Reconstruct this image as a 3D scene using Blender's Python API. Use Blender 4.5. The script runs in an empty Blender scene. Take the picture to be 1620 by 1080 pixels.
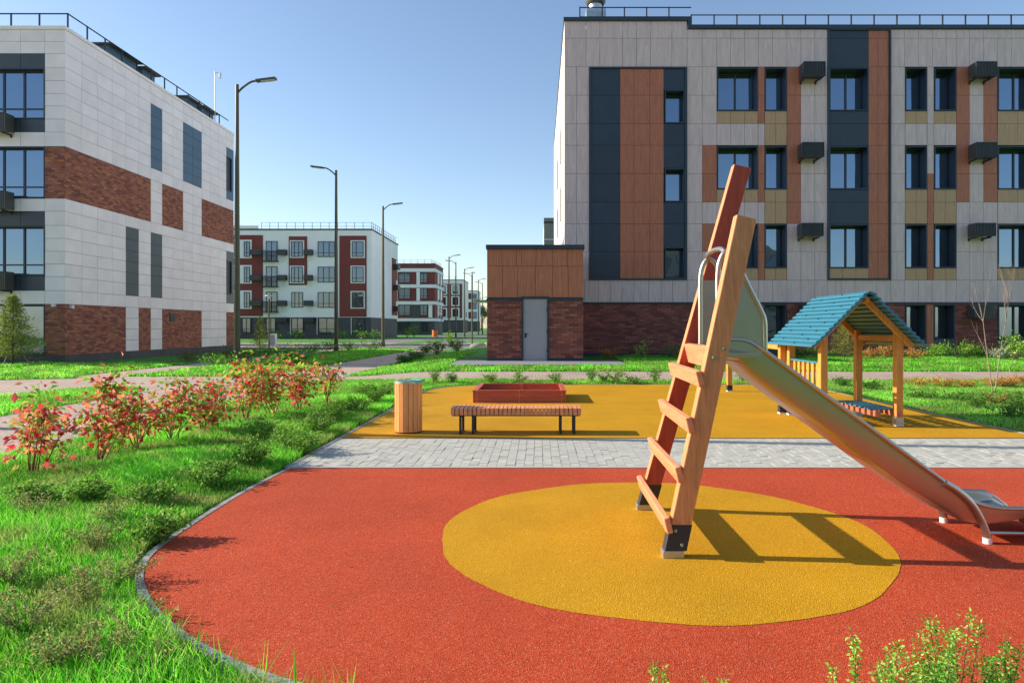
import bpy, bmesh, math, random
import numpy as np
from mathutils import Vector, noise as mnoise
R = math.radians
random.seed(7); rng = np.random.default_rng(7)
scn = bpy.context.scene
COL = scn.collection

# ------------------------------------------------------------------ camera
cam_d = bpy.data.cameras.new('camera'); cam = bpy.data.objects.new('camera', cam_d); COL.objects.link(cam)
cam.location = (0, 0, 1.5); cam.rotation_euler = (R(90), 0, 0)
cam_d.sensor_width = 36; cam_d.lens = 24.0
cam_d.shift_x = -43 / 1620; cam_d.shift_y = -22 / 1620
cam_d.clip_start = 0.05; cam_d.clip_end = 3000
scn.camera = cam
# ------------------------------------------------------------------ light
SUN_EL, SUN_AZ = 24.0, 6.8            # sun low on the left, a little beyond the facades
w = bpy.data.worlds.new('World'); scn.world = w; w.use_nodes = True
nt = w.node_tree; bg = nt.nodes['Background']
sky = nt.nodes.new('ShaderNodeTexSky'); sky.sky_type = 'NISHITA'; sky.sun_disc = False
sky.sun_elevation = R(SUN_EL); sky.sun_rotation = R(-90 + SUN_AZ)
sky.air_density = 1.0; sky.dust_density = .5; sky.ozone_density = 1.4
tint = nt.nodes.new('ShaderNodeMix'); tint.data_type = 'RGBA'; tint.blend_type = 'MULTIPLY'; tint.inputs[0].default_value = 1; tint.inputs[7].default_value = (.89, .895, .92, 1)
nt.links.new(sky.outputs[0], tint.inputs[6]); nt.links.new(tint.outputs[2], bg.inputs[0]); bg.inputs[1].default_value = 0.118
sd = bpy.data.lights.new('sun', 'SUN'); so = bpy.data.objects.new('sun', sd); COL.objects.link(so)
e, a = R(SUN_EL), R(SUN_AZ)
tosun = Vector((-math.cos(e) * math.cos(a), math.cos(e) * math.sin(a), math.sin(e)))
so.rotation_euler = tosun.to_track_quat('Z', 'Y').to_euler()
sd.energy = 4.3; sd.angle = R(0.5); sd.color = (1.0, 0.90, 0.74)
scn.view_settings.view_transform = 'Standard'; scn.view_settings.look = 'None'
scn.view_settings.exposure = 0.95; scn.view_settings.gamma = 1; scn.view_settings.use_curve_mapping = False

# ------------------------------------------------------------------ materials
def newmat(name):
    m = bpy.data.materials.new(name); m.use_nodes = True
    return m, m.node_tree, m.node_tree.nodes['Principled BSDF']
def L(nt, a, b): nt.links.new(a, b)
def N(nt, t, **kw):
    n = nt.nodes.new(t)
    for k, v in kw.items(): setattr(n, k, v)
    return n
def coords(nt, scale=(1, 1, 1), rand=0, rot=(0, 0, 0)):
    tc = N(nt, 'ShaderNodeTexCoord'); mp = N(nt, 'ShaderNodeMapping')
    mp.inputs['Scale'].default_value = scale; mp.inputs['Rotation'].default_value = rot
    if rand:
        oi = N(nt, 'ShaderNodeObjectInfo'); mu = N(nt, 'ShaderNodeMath', operation='MULTIPLY'); mu.inputs[1].default_value = rand
        L(nt, oi.outputs['Random'], mu.inputs[0])
        ad = N(nt, 'ShaderNodeVectorMath', operation='ADD')
        L(nt, tc.outputs['Object'], ad.inputs[0]); L(nt, mu.outputs[0], ad.inputs[1]); L(nt, ad.outputs[0], mp.inputs[0])
    else: L(nt, tc.outputs['Object'], mp.inputs[0])
    return mp.outputs[0]
def vary(nt, fac, c0, c1, lo=.3, hi=.7):
    r = N(nt, 'ShaderNodeValToRGB'); r.color_ramp.elements[0].color = (*c0, 1); r.color_ramp.elements[1].color = (*c1, 1)
    r.color_ramp.elements[0].position = lo; r.color_ramp.elements[1].position = hi
    L(nt, fac, r.inputs[0]); return r.outputs[0]
def noise(nt, vec, scale, detail=4, rough=.55, dist=0):
    n = N(nt, 'ShaderNodeTexNoise'); n.inputs['Scale'].default_value = scale; n.inputs['Detail'].default_value = detail
    n.inputs['Roughness'].default_value = rough; n.inputs['Distortion'].default_value = dist
    L(nt, vec, n.inputs['Vector']); return n.outputs['Fac']
def mixc(nt, fac, a, b, mode='MIX'):
    m = N(nt, 'ShaderNodeMix', data_type='RGBA', blend_type=mode)
    if isinstance(fac, (int, float)): m.inputs[0].default_value = fac
    else: L(nt, fac, m.inputs[0])
    for i, v in ((6, a), (7, b)):
        if isinstance(v, tuple): m.inputs[i].default_value = (*v, 1)
        else: L(nt, v, m.inputs[i])
    return m.outputs[2]
def bump(nt, b, h, strength=.3, dist=.01):
    n = N(nt, 'ShaderNodeBump'); n.inputs['Strength'].default_value = strength; n.inputs['Distance'].default_value = dist
    L(nt, h, n.inputs['Height']); L(nt, n.outputs[0], b.inputs['Normal'])
def sc(c, k): return tuple(x * k for x in c)
def plain(name, c, rough=.6, metal=0, scale=3, amt=.12, bs=60, bstr=.05, stretch=(1, 1, 1), rand=0):
    m, nt, b = newmat(name); v = coords(nt, stretch, rand)
    f = noise(nt, v, scale); col = vary(nt, f, sc(c, 1 - amt), sc(c, 1 + amt))
    if rand:
        oi = N(nt, 'ShaderNodeObjectInfo'); mr = N(nt, 'ShaderNodeMapRange')
        mr.inputs[3].default_value = 1 - amt * .6; mr.inputs[4].default_value = 1 + amt * .4
        L(nt, oi.outputs['Random'], mr.inputs[0])
        cc = N(nt, 'ShaderNodeCombineColor')
        for i in range(3): L(nt, mr.outputs[0], cc.inputs[i])
        col = mixc(nt, 1.0, col, cc.outputs[0], 'MULTIPLY')
    L(nt, col, b.inputs['Base Color']); b.inputs['Roughness'].default_value = rough; b.inputs['Metallic'].default_value = metal
    bump(nt, b, noise(nt, v, bs), bstr, .01)
    return m
def wood(name, c, dark=.62, stretch=(30, 30, 1.5), rough=.55, rand=9, amt=1.25, fine=3.5):
    m, nt, b = newmat(name); v = coords(nt, stretch, rand)
    f = noise(nt, v, 1.0, 5, .6, .6); col = vary(nt, f, sc(c, dark), sc(c, amt), .3, .72)
    f2 = noise(nt, v, fine, 3); col = mixc(nt, .25, col, vary(nt, f2, sc(c, .5), sc(c, 1.3)), 'MIX')
    L(nt, col, b.inputs['Base Color']); b.inputs['Roughness'].default_value = rough
    bump(nt, b, f2, .15, .004); return m
def colmat(name, rough=.6, trans=0, bs=0):
    m, nt, b = newmat(name); at = N(nt, 'ShaderNodeAttribute', attribute_name='Col')
    L(nt, at.outputs['Color'], b.inputs['Base Color']); b.inputs['Roughness'].default_value = rough
    if trans:
        b.inputs['Specular IOR Level'].default_value = .25
        t = N(nt, 'ShaderNodeBsdfTranslucent'); L(nt, at.outputs['Color'], t.inputs['Color'])
        mx = N(nt, 'ShaderNodeMixShader'); mx.inputs[0].default_value = trans
        out = nt.nodes['Material Output']; L(nt, b.outputs[0], mx.inputs[1]); L(nt, t.outputs[0], mx.inputs[2]); L(nt, mx.outputs[0], out.inputs[0])
    if bs:
        bump(nt, b, noise(nt, coords(nt), bs), .25, .006)
    return m
def glassmat(name, tint=(.36, .50, .68), fac=.45, base=(.012, .016, .02)):
    m, nt, b = newmat(name)
    oi = N(nt, 'ShaderNodeObjectInfo'); rp = N(nt, 'ShaderNodeValToRGB'); rp.color_ramp.interpolation = 'CONSTANT'; rp.color_ramp.elements[0].color = (*base, 1); rp.color_ramp.elements[1].position = .8; rp.color_ramp.elements[1].color = (.035, .034, .032, 1); e3 = rp.color_ramp.elements.new(.45); e3.color = (.02, .022, .024, 1)
    L(nt, oi.outputs['Random'], rp.inputs[0]); L(nt, rp.outputs[0], b.inputs['Base Color']); b.inputs['Roughness'].default_value = .1
    g = N(nt, 'ShaderNodeBsdfGlossy'); g.inputs['Color'].default_value = (*tint, 1); g.inputs['Roughness'].default_value = .015
    f = noise(nt, coords(nt, (1, 1, 1), 7), .9, 1)
    bp = N(nt, 'ShaderNodeBump'); bp.inputs['Strength'].default_value = .22; bp.inputs['Distance'].default_value = .03
    L(nt, f, bp.inputs['Height']); L(nt, bp.outputs[0], g.inputs['Normal'])
    mx = N(nt, 'ShaderNodeMixShader'); mx.inputs[0].default_value = fac
    L(nt, b.outputs[0], mx.inputs[1]); L(nt, g.outputs[0], mx.inputs[2]); L(nt, mx.outputs[0], nt.nodes['Material Output'].inputs[0])
    return m
def rubber(name, c, light, darkc):
    m, nt, b = newmat(name); v = coords(nt)
    vo = N(nt, 'ShaderNodeTexVoronoi'); vo.inputs['Scale'].default_value = 150; L(nt, v, vo.inputs['Vector'])
    sp = N(nt, 'ShaderNodeSeparateColor'); L(nt, vo.outputs['Color'], sp.inputs[0])
    col = vary(nt, sp.outputs[0], darkc, c, .0, .55)
    r = N(nt, 'ShaderNodeValToRGB'); r.color_ramp.elements[0].position = .86; r.color_ramp.elements[1].position = .97; L(nt, sp.outputs[1], r.inputs[0])
    col = mixc(nt, r.outputs[0], col, light)
    big = vary(nt, noise(nt, v, .8, 5, .6), (.84, .84, .85), (1.07, 1.07, 1.06), .3, .7)
    col = mixc(nt, 1.0, col, big, 'MULTIPLY')
    st = N(nt, 'ShaderNodeValToRGB'); st.color_ramp.elements[0].position = .60; st.color_ramp.elements[1].position = .80; L(nt, noise(nt, v, 2.7, 8, .75, 1.2), st.inputs[0])
    mm = N(nt, 'ShaderNodeMath', operation='MULTIPLY'); mm.inputs[1].default_value = .35; L(nt, st.outputs[0], mm.inputs[0]); col = mixc(nt, mm.outputs[0], col, tuple(.5 * q + .09 for q in c))
    L(nt, col, b.inputs['Base Color']); b.inputs['Roughness'].default_value = .8
    b.inputs['Specular IOR Level'].default_value = .12
    bump(nt, b, vo.outputs['Distance'], .5, .006); return m
M = {}
def tile(name, c, du, dz, rand=30):
    # travertine-like facing with vertical veins
    m, nt, b = newmat(name); v = coords(nt, (7, 7, .9), rand)
    f = noise(nt, v, 1.0, 5, .6, .9)
    col = vary(nt, f, sc(c, .8), sc(c, 1.15), .3, .7)
    f2 = noise(nt, coords(nt, (60, 60, 2.5), rand), 1, 2); col = mixc(nt, .3, col, vary(nt, f2, sc(c, .75), sc(c, 1.2)))
    L(nt, col, b.inputs['Base Color']); b.inputs['Roughness'].default_value = .45; return m
M['stone'] = tile('travertine_panel', (.69, .495, .495), 1, 1)
M['brown'] = wood('brown_wood_panel', (.50, .155, .085), .6, (34, 34, 1.6), .5, 30)
M['abrown'] = wood('annex_wood_panel', (.50, .17, .085), .55, (34, 34, 1.6), .5, 30)
M['tan'] = wood('tan_wood_panel', (.54, .315, .175), .8, (34, 34, 1.6), .5, 30, 1.12)
M['navy'] = plain('navy_metal', (.024, .038, .064), .42, .0, 2, .12, 30, .02, rand=5)
M['dark'] = plain('dark_metal', (.022, .026, .034), .5)
M['glass'] = glassmat('window_glass')
M['fglass'] = glassmat('far_window_glass', (.4, .5, .62), .34)
M['white'] = plain('white_cassette_panel', (.93, .80, .80), .45, 0, 1.2, .06, 3, .02, rand=11)
M['lnavy'] = plain('blue_grey_cassette', (.055, .105, .17), .4, 0, 1, .1, 3, .02, rand=11)
M['lgrey'] = plain('dark_grey_cassette', (.045, .055, .07), .4, 0, 1, .1, 3, .02, rand=11)
M['brick'] = colmat('brick_slip', .8, 0, 40)
M['mortar'] = plain('mortar', (.055, .035, .03), .9)
M['plinth'] = plain('grey_plinth', (.075, .07, .075), .7, 0, 2, .2)
M['render_white'] = plain('white_render', (.88, .84, .86), .8, 0, .25, .05)
M['maroon'] = plain('maroon_cladding', (.20, .036, .03), .7, 0, .3, .12)
M['render_grey'] = plain('warm_grey_cladding', (.23, .21, .2), .7, 0, .4, .12)
M['door'] = plain('grey_painted_door', (.36, .335, .35), .4, 0, 1, .04)
M['steel'] = plain('brushed_steel', (.56, .51, .44), .38, 1, 3, .035, 30, .012, (1, 1, 1))
M['galv'] = plain('galvanised_steel', (.5, .52, .54), .4, .9, 8, .12)
M['pole'] = plain('olive_pole_paint', (.085, .075, .045), .45, .3, 3, .1)
M['lamphead'] = plain('lamp_head_paint', (.10, .095, .09), .4, .3)
M['red_rubber'] = rubber('red_rubber', (.53, .078, .030), (.60, .16, .08), (.33, .032, .010))
M['yel_rubber'] = rubber('yellow_rubber', (.56, .285, .010), (.70, .40, .04), (.47, .215, .005))
M['paver'] = plain('grey_paver', (.45, .44, .385), .85, 0, 6, .12, 90, .25, rand=3)
M['sand'] = plain('paver_joint_sand', (.10, .10, .09), .95)
M['kerb'] = plain('concrete_kerb', (.31, .30, .28), .85, 0, 8, .25, 90, .3)
M['asphalt'] = plain('road_asphalt', (.17, .16, .155), .9, 0, 2, .15)
M['slab'] = plain('concrete_slab', (.24, .235, .25), .85, 0, 2, .12, 60, .2)
M['wood_r'] = wood('orange_stained_wood', (.68, .275, .10), .68, (26, 26, 1.6), .5, 5, 1.18)
M['wood_rx'] = wood('orange_stained_wood_across', (.74, .28, .13), .72, (26, 1.6, 26), .5, 5, 1.18)
M['wood_h'] = wood('honey_wood', (.66, .29, .05), .7, (26, 26, 1.6), .5, 5, 1.2)
M['wood_m'] = wood('red_stained_wood', (.50, .10, .06), .7, (1.6, 26, 26), .55, 5, 1.25)
M['wood_b'] = wood('bench_slat_wood', (.78, .29, .12), .72, (14, 2, 14), .5, 9, 1.25)
M['wood_bin'] = wood('bin_slat_wood', (.84, .33, .10), .72, (20, 20, 1.6), .5, 9, 1.3)
M['crimson'] = wood('crimson_wood', (.44, .065, .04), .75, (26, 26, 1.2), .5, 5, 1.2)
M['blue'] = wood('blue_painted_board', (.04, .20, .29), .8, (6, 26, 26), .45, 9, 1.15)
M['blue2'] = M['blue']
M['bolt'] = plain('bolt_cap', (.6, .4, .1), .4, .3)
M['dot'] = plain('dark_screw_cap', (.02, .05, .08), .5)
M['greencap'] = plain('bolt_steel', (.3, .42, .36), .35, .7)
M['bag'] = plain('green_plastic_bag', (.12, .42, .3), .25)
M['whitep'] = plain('white_plastic', (.7, .7, .68), .5)
M['orange'] = plain('orange_paint', (.6, .16, .02), .5)
M['foliage'] = colmat('foliage', .55, .42)
M['grass'] = colmat('grass_blades', .5, .55)
M['bark'] = plain('bark', (.12, .075, .05), .85, 0, 20, .3)
M['palebark'] = plain('pale_bark', (.30, .20, .16), .8, 0, 20, .2)
M['stem'] = plain('red_stem', (.2, .05, .03), .7)
M['basket'] = plain('air_conditioner_basket_paint', (.045, .05, .06), .5)
M['awning'] = glassmat('awning_glass', (.6, .75, .7), .4, (.1, .2, .18))
def lawnmat():
    m, nt, b = newmat('lawn'); v = coords(nt)
    f = noise(nt, v, 2.2, 6, .65); c = vary(nt, f, (.045, .18, .010), (.09, .36, .02), .3, .7)
    f2 = noise(nt, v, 45, 4, .7); c = mixc(nt, .5, c, vary(nt, f2, (.015, .06, .005), (.09, .36, .02)))
    L(nt, c, b.inputs['Base Color']); b.inputs['Roughness'].default_value = .9; bump(nt, b, f2, .9, .05); return m
M['lawn'] = lawnmat()
def pathmat():
    m, nt, b = newmat('pinkish_block_path'); v = coords(nt)
    br = N(nt, 'ShaderNodeTexBrick'); L(nt, v, br.inputs['Vector']); br.inputs['Scale'].default_value = 1
    br.inputs['Brick Width'].default_value = .2; br.inputs['Row Height'].default_value = .1; br.inputs['Mortar Size'].default_value = .006
    br.inputs['Color1'].default_value = (.54, .40, .32, 1); br.inputs['Color2'].default_value = (.45, .34, .275, 1); br.inputs['Mortar'].default_value = (.12, .10, .085, 1)
    c = mixc(nt, 1.0, br.outputs['Color'], vary(nt, noise(nt, v, .6, 5, .6), (.82, .82, .82), (1.1, 1.1, 1.1)), 'MULTIPLY')
    L(nt, c, b.inputs['Base Color']); b.inputs['Roughness'].default_value = .85; return m
M['path'] = pathmat()

# ------------------------------------------------------------------ object helpers
ORG = {}
def link(o, parent=None, loc=(0, 0, 0)):
    COL.objects.link(o)
    if parent is not None:
        o.parent = parent; o.location = Vector(loc) - ORG[parent]
    else: o.location = Vector(loc)
    ORG[o] = Vector(loc); return o
def tag(o, label=None, cat=None, group=None, kind=None):
    if label: o['label'] = label
    if cat: o['category'] = cat
    if group: o['group'] = group
    if kind: o['kind'] = kind
    return o
def thing(name, label, cat, loc, group=None):
    return tag(link(bpy.data.objects.new(name, None), None, loc), label, cat, group)
class MB:
    def __init__(s): s.v = []; s.f = []; s.c = []
    def box(s, x0, x1, y0, y1, z0, z1, c=None):
        n = len(s.v)
        s.v += [(x0, y0, z0), (x1, y0, z0), (x1, y1, z0), (x0, y1, z0), (x0, y0, z1), (x1, y0, z1), (x1, y1, z1), (x0, y1, z1)]
        s.f += [(n, n + 3, n + 2, n + 1), (n + 4, n + 5, n + 6, n + 7), (n, n + 1, n + 5, n + 4), (n + 1, n + 2, n + 6, n + 5), (n + 2, n + 3, n + 7, n + 6), (n + 3, n, n + 4, n + 7)]
        if c is not None: s.c += [c] * 6
    def fbox(s, F, u0, u1, d0, d1, z0, z1, c=None):      # box on a facade: u along it, d outward, z up
        ax, k, sg = F
        a0, a1 = sorted((k + sg * d0, k + sg * d1))
        if ax == 'y': s.box(u0, u1, a0, a1, z0, z1, c)
        else: s.box(a0, a1, u0, u1, z0, z1, c)
    def beam(s, p, q, wd, ht, up=(0, 0, 1), c=None):
        p, q = Vector(p), Vector(q); d = (q - p).normalized(); sd_ = d.cross(Vector(up))
        if sd_.length < 1e-5: sd_ = Vector((1, 0, 0))
        sd_.normalize(); u = sd_.cross(d).normalized(); n = len(s.v)
        for b in (p, q):
            for i, j in ((-1, -1), (1, -1), (1, 1), (-1, 1)): s.v.append(tuple(b + sd_ * (i * wd / 2) + u * (j * ht / 2)))
        s.f += [(n, n + 1, n + 2, n + 3), (n + 7, n + 6, n + 5, n + 4), (n, n + 4, n + 5, n + 1), (n + 1, n + 5, n + 6, n + 2), (n + 2, n + 6, n + 7, n + 3), (n + 3, n + 7, n + 4, n)]
        if c is not None: s.c += [c] * 6
    def tube(s, pts, r, seg=10, cap=True):
        pts = [Vector(p) for p in pts]; n0 = len(s.v); prev = None
        for i, p in enumerate(pts):
            t = (pts[min(i + 1, len(pts) - 1)] - pts[max(i - 1, 0)]).normalized()
            if prev is None: a_ = t.orthogonal().normalized()
            else: a_ = (prev - t * prev.dot(t)).normalized()
            prev = a_; b_ = t.cross(a_); rr = r[i] if isinstance(r, (list, tuple)) else r
            for k in range(seg):
                th = 2 * math.pi * k / seg; s.v.append(tuple(p + (a_ * math.cos(th) + b_ * math.sin(th)) * rr))
        for i in range(len(pts) - 1):
            for k in range(seg):
                a0 = n0 + i * seg + k; a1 = n0 + i * seg + (k + 1) % seg; s.f.append((a0, a1, a1 + seg, a0 + seg))
        if cap:
            s.f.append(tuple(n0 + k for k in reversed(range(seg)))); s.f.append(tuple(n0 + (len(pts) - 1) * seg + k for k in range(seg)))
    def build(s, name, mat, parent=None, smooth=False, bevel=0, label=None, kind=None, org=None):
        o = mesh_obj(name, s.v, s.f, mat, parent, smooth, s.c if s.c else None, org)
        if bevel:
            b = o.modifiers.new('bevel', 'BEVEL'); b.width = bevel; b.segments = 2; b.limit_method = 'ANGLE'; b.angle_limit = R(40)
        return tag(o, label=label, kind=kind)
def mesh_obj(name, v, f, mat, parent=None, smooth=False, fc=None, org=None):
    org = ORG[parent] if (parent is not None and org is None) else Vector(org or (0, 0, 0))
    me = bpy.data.meshes.new(name); me.from_pydata([(p[0] - org.x, p[1] - org.y, p[2] - org.z) for p in v], [], f)
    if mat: me.materials.append(mat)
    if smooth: me.shade_smooth()
    if smooth == 'auto': me.set_sharp_from_angle(angle=R(35))
    if fc:
        at = me.attributes.new('Col', 'FLOAT_COLOR', 'FACE')
        at.data.foreach_set('color', np.array([(*c, 1) for c in fc], dtype=np.float32).ravel())
    return link(bpy.data.objects.new(name, me), parent, org)
_cache = {}
def unitbox(dx, dy, dz, mat, nm):
    k = (round(dx, 3), round(dy, 3), round(dz, 3), mat.name)
    if k not in _cache:
        mb = MB(); mb.box(-dx / 2, dx / 2, -dy / 2, dy / 2, -dz / 2, dz / 2)
        me = bpy.data.meshes.new(nm); me.from_pydata(mb.v, [], mb.f); me.materials.append(mat); _cache[k] = me
    return _cache[k]
def piece(name, x0, x1, y0, y1, z0, z1, mat, parent):
    me = unitbox(x1 - x0, y1 - y0, z1 - z0, mat, name)
    return link(bpy.data.objects.new(name, me), parent, ((x0 + x1) / 2, (y0 + y1) / 2, (z0 + z1) / 2))
def fpiece(name, F, u0, u1, d0, d1, z0, z1, mat, parent):
    ax, k, sg = F; a0, a1 = sorted((k + sg * d0, k + sg * d1))
    return piece(name, u0, u1, a0, a1, z0, z1, mat, parent) if ax == 'y' else piece(name, a0, a1, u0, u1, z0, z1, mat, parent)
def copy_thing(o, loc, label, parent=None):
    c = o.copy(); COL.objects.link(c)
    if parent is None:
        c.location = loc; c['label'] = label
    else: c.parent = parent
    for ch in [q for q in bpy.data.objects if q.parent == o]: copy_thing(ch, None, None, c)
    return c

# ------------------------------------------------------------------ terrain
def smooth(t): t = max(0, min(1, t)); return t * t * (3 - 2 * t)
YS = [17.8, 18.9, 20.8, 22.4, 25, 28.7]; GZ = [0, .03, .15, .24, .28, .30]
def ground(x, y): return smooth((x + 5.8) / 2.6) * float(np.interp(y, YS, GZ))
XC = [-5.8, -5.3, -4.8, -4.3, -3.8, -3.2]
def sheet(name, poly, dz, mat, kind='structure'):
    bm = bmesh.new(); bm.faces.new([bm.verts.new((x, y, 0)) for x, y in poly])
    xs = [p[0] for p in poly]; ys = [p[1] for p in poly]
    for x in XC:
        if min(xs) < x < max(xs): bmesh.ops.bisect_plane(bm, geom=bm.verts[:] + bm.edges[:] + bm.faces[:], plane_co=(x, 0, 0), plane_no=(1, 0, 0))
    for y in YS + [19.8]:
        if min(ys) < y < max(ys): bmesh.ops.bisect_plane(bm, geom=bm.verts[:] + bm.edges[:] + bm.faces[:], plane_co=(0, y, 0), plane_no=(0, 1, 0))
    for v in bm.verts: v.co.z = ground(v.co.x, v.co.y) + dz
    bmesh.ops.triangulate(bm, faces=bm.faces[:])
    bmesh.ops.recalc_face_normals(bm, faces=bm.faces[:])
    for f in bm.faces:
        if f.normal.z < 0: f.normal_flip()
    me = bpy.data.meshes.new(name); bm.to_mesh(me); bm.free(); me.materials.append(mat)
    return tag(link(bpy.data.objects.new(name, me)), kind=kind)
def arc(cx, cy, r, a0, a1, n=14): return [(cx + r * math.cos(R(a0 + (a1 - a0) * i / n)), cy + r * math.sin(R(a0 + (a1 - a0) * i / n))) for i in range(n + 1)]
def catmull(p, n=6):
    out = []
    for i in range(len(p) - 1):
        a_, b_, c_, d_ = p[max(i - 1, 0)], p[i], p[i + 1], p[min(i + 2, len(p) - 1)]
        for k in range(n):
            t = k / n; out.append(tuple(.5 * (2 * b_[j] + (c_[j] - a_[j]) * t + (2 * a_[j] - 5 * b_[j] + 4 * c_[j] - d_[j]) * t * t + (3 * b_[j] - a_[j] - 3 * c_[j] + d_[j]) * t ** 3) for j in range(len(b_))))
    return out + [p[-1]]
def ribbon(name, pts, wd, z0, z1, mat):
    mb = MB(); P = [Vector((x, y)) for x, y in pts]; n = len(P)
    for i, p in enumerate(P):
        t = (P[min(i + 1, n - 1)] - P[max(i - 1, 0)]).normalized(); q = p + Vector((-t.y, t.x)) * wd
        mb.v += [(p.x, p.y, z0), (p.x, p.y, z1), (q.x, q.y, z1), (q.x, q.y, z0)]
    for i in range(n - 1):
        for k in range(3): mb.f.append((4 * i + k, 4 * i + k + 1, 4 * i + k + 5, 4 * i + k + 4))
    return mb
sheet('lawn', [(-500, -80), (500, -80), (500, 1500), (-500, 1500)], 0, M['lawn'])
YR0, YP0, YP1, YE = 2.5, 7.23, 9.2, 17.8
XL, XR = -2.66, 6.8
left = catmull([(XL + .03, YP0), (XL, 6.4), (-2.65, 5.7), (-2.61, 5.11), (-2.56, 4.6), (-2.42, 4.18), (-2.13, 3.75), (-1.78, 3.38), (-1.36, 3.06), (-1.0, 2.86), (-.5, 2.66), (.1, 2.55), (.8, YR0), (1.6, YR0)], 5)
redpoly = left + [(5.2, YR0)] + arc(5.3, 4.0, 1.5, -90, 0) + [(XR, YP0)]
sheet('red_rubber_surface', redpoly, .012, M['red_rubber'])
cyc = []
for i in range(96):
    th = 2 * math.pi * i / 96; rr = 1.575 + .012 * math.sin(5 * th + 1) + .008 * math.sin(11 * th) + random.uniform(-.003, .003); cyc.append((.865 + rr * math.cos(th), 4.985 + rr * math.sin(th)))
sheet('yellow_rubber_circle', cyc, .0142, M['yel_rubber'])
yelpoly = [(XL, YP1), (XR, YP1)] + arc(XR - 2.1, YE - 2.1, 2.1, 0, 90) + arc(XL + 1.9, YE - 1.9, 1.9, 90, 180)
sheet('yellow_rubber_surface', yelpoly, .014, M['yel_rubber'])
sheet('paving_bed', [(XL, YP0 + .05), (22, YP0 + .05), (22, YP1), (XL, YP1)], .004, M['sand'])
kb = ribbon('kerb', left[::-1], .045, -.03, .016, None); kb2 = ribbon('k', [(XL, YP0), (XL, YP1)] + arc(XL + 1.9, YE - 1.9, 1.9, 180, 90) + arc(XR - 2.1, YE - 2.1, 2.1, 90, 0) + [(XR, YP1 + .01)], .052, -.03, .02, None)
n = len(kb.v); kb.v += kb2.v; kb.f += [tuple(i + n for i in f) for f in kb2.f]
# make sure the ribbon lies outside the rubber
kb.build('kerb', M['kerb'], kind='structure')
mb = MB(); mb.box(XL, 22, YP0, YP0 + .045, -.03, .020); mb.box(XL, XR, YP1 - .05, YP1, -.03, .006); mb.build('paving_edging', M['whitep'] and M['paver'], kind='structure')
# pavers: the nearest rows one by one, the rest joined
pave = tag(link(bpy.data.objects.new('paving_strip', None), None, (0, 8.2, 0)), kind='structure')
rest = MB(); me_p = None; cnt = 0; y0 = YP0 + .05
pm = [unitbox(.096, .196, .05, M['paver'], 'paver')]
for r_ in range(10):
    for c_ in range(int((13 - XL) / .1)):
        x = XL + .05 + c_ * .1; y = y0 + r_ * .2 + (.1 if c_ % 2 else 0) + .1
        if r_ == 8 and c_ % 2: rest.box(x - .048, x + .048, y0 + 1.702, YP1 - .053, -.03, .014)
        if y > YP1 - .13: continue
        if c_ % 2 and r_ == 0: rest.box(x - .048, x + .048, y0 + .001, y0 + .098, -.03, .014)
        if r_ == 8 and not c_ % 2: rest.box(x - .048, x + .048, y0 + 1.802, YP1 - .053, -.03, .014)
        zt = -.010 + random.uniform(-.002, .003)
        if r_ < 3 and x < XR and cnt < 285:
            cnt += 1; o = link(bpy.data.objects.new('paver', pm[0]), pave, (x, y, zt))
            o.rotation_euler = (random.uniform(-.012, .012), random.uniform(-.02, .02), random.uniform(-.015, .015))
        else: rest.box(x - .048, x + .048, y - .098, y + .098, -.03, zt + .025)
rest.build('farther_pavers', M['paver'], pave, kind='stuff')
# paths
sheet('path_across', [(-400, 17.3), (-9.1, 17.3), (-6.1, 19.0), (60, 19.0), (60, 20.8), (-400, 20.8)], .006, M['path'])
sheet('path_lengthwise', [(-9.1, 2), (-6.1, 2), (-6.1, 18.99), (-9.1, 17.29)], .006, M['path'])
isl = [(-9.1, 2), (-9.15, 15.2), (-9.4, 16.5), (-10.1, 17.1), (-10.8, 17.1), (-11.4, 16.5), (-11.7, 14.7), (-12.2, 2)]
sheet('path_left', [(-12.2, 2), (-11.7, 14.7), (-11.4, 16.5), (-10.8, 17.1), (-10.1, 17.1), (-10.1, 17.29), (-60, 17.29), (-60, 2)], .006, M['path'])
sheet('path_corner', [(-10.1, 17.1), (-9.4, 16.5), (-9.15, 15.2), (-9.1, 17.29), (-10.1, 17.29)], .0065, M['path'])
sheet('path_beside_left_building', [(-14.2, 20.8), (-12.7, 20.8), (-12.7, 47), (-14.2, 47)], .006, M['path'])
sheet('path_between_lawns', [(-8.4, 20.8), (-6.0, 20.8), (-6.3, 47), (-8.2, 47)], .006, M['path'])
sheet('lawn_left', [(-60, 19.3), (-15.2, 19.4), (-13.6, 20.0), (-14.0, 20.8), (-60, 20.8)], .012, M['lawn'])
sheet('road', [(-150, 47), (0, 47), (0, 57), (-150, 57)], .006, M['asphalt'])
sheet('far_pavement', [(-150, 57.2), (0, 57.2), (0, 66), (-150, 66)], .006, M['path'])
sheet('far_avenue', [(-18.5, 66), (-8, 66), (-8, 320), (-18.5, 320)], .006, M['asphalt'])
sheet('far_lawn_strip', [(-13.5, 60), (-11, 60), (-11, 320), (-13.5, 320)], .016, M['lawn'])
mb = MB(); mb.box(-150, 0, 57.0, 57.2, 0, .13); mb.box(-150, -9, 46.8, 47.0, 0, .12); mb.build('road_kerb', M['kerb'], kind='structure')

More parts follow.
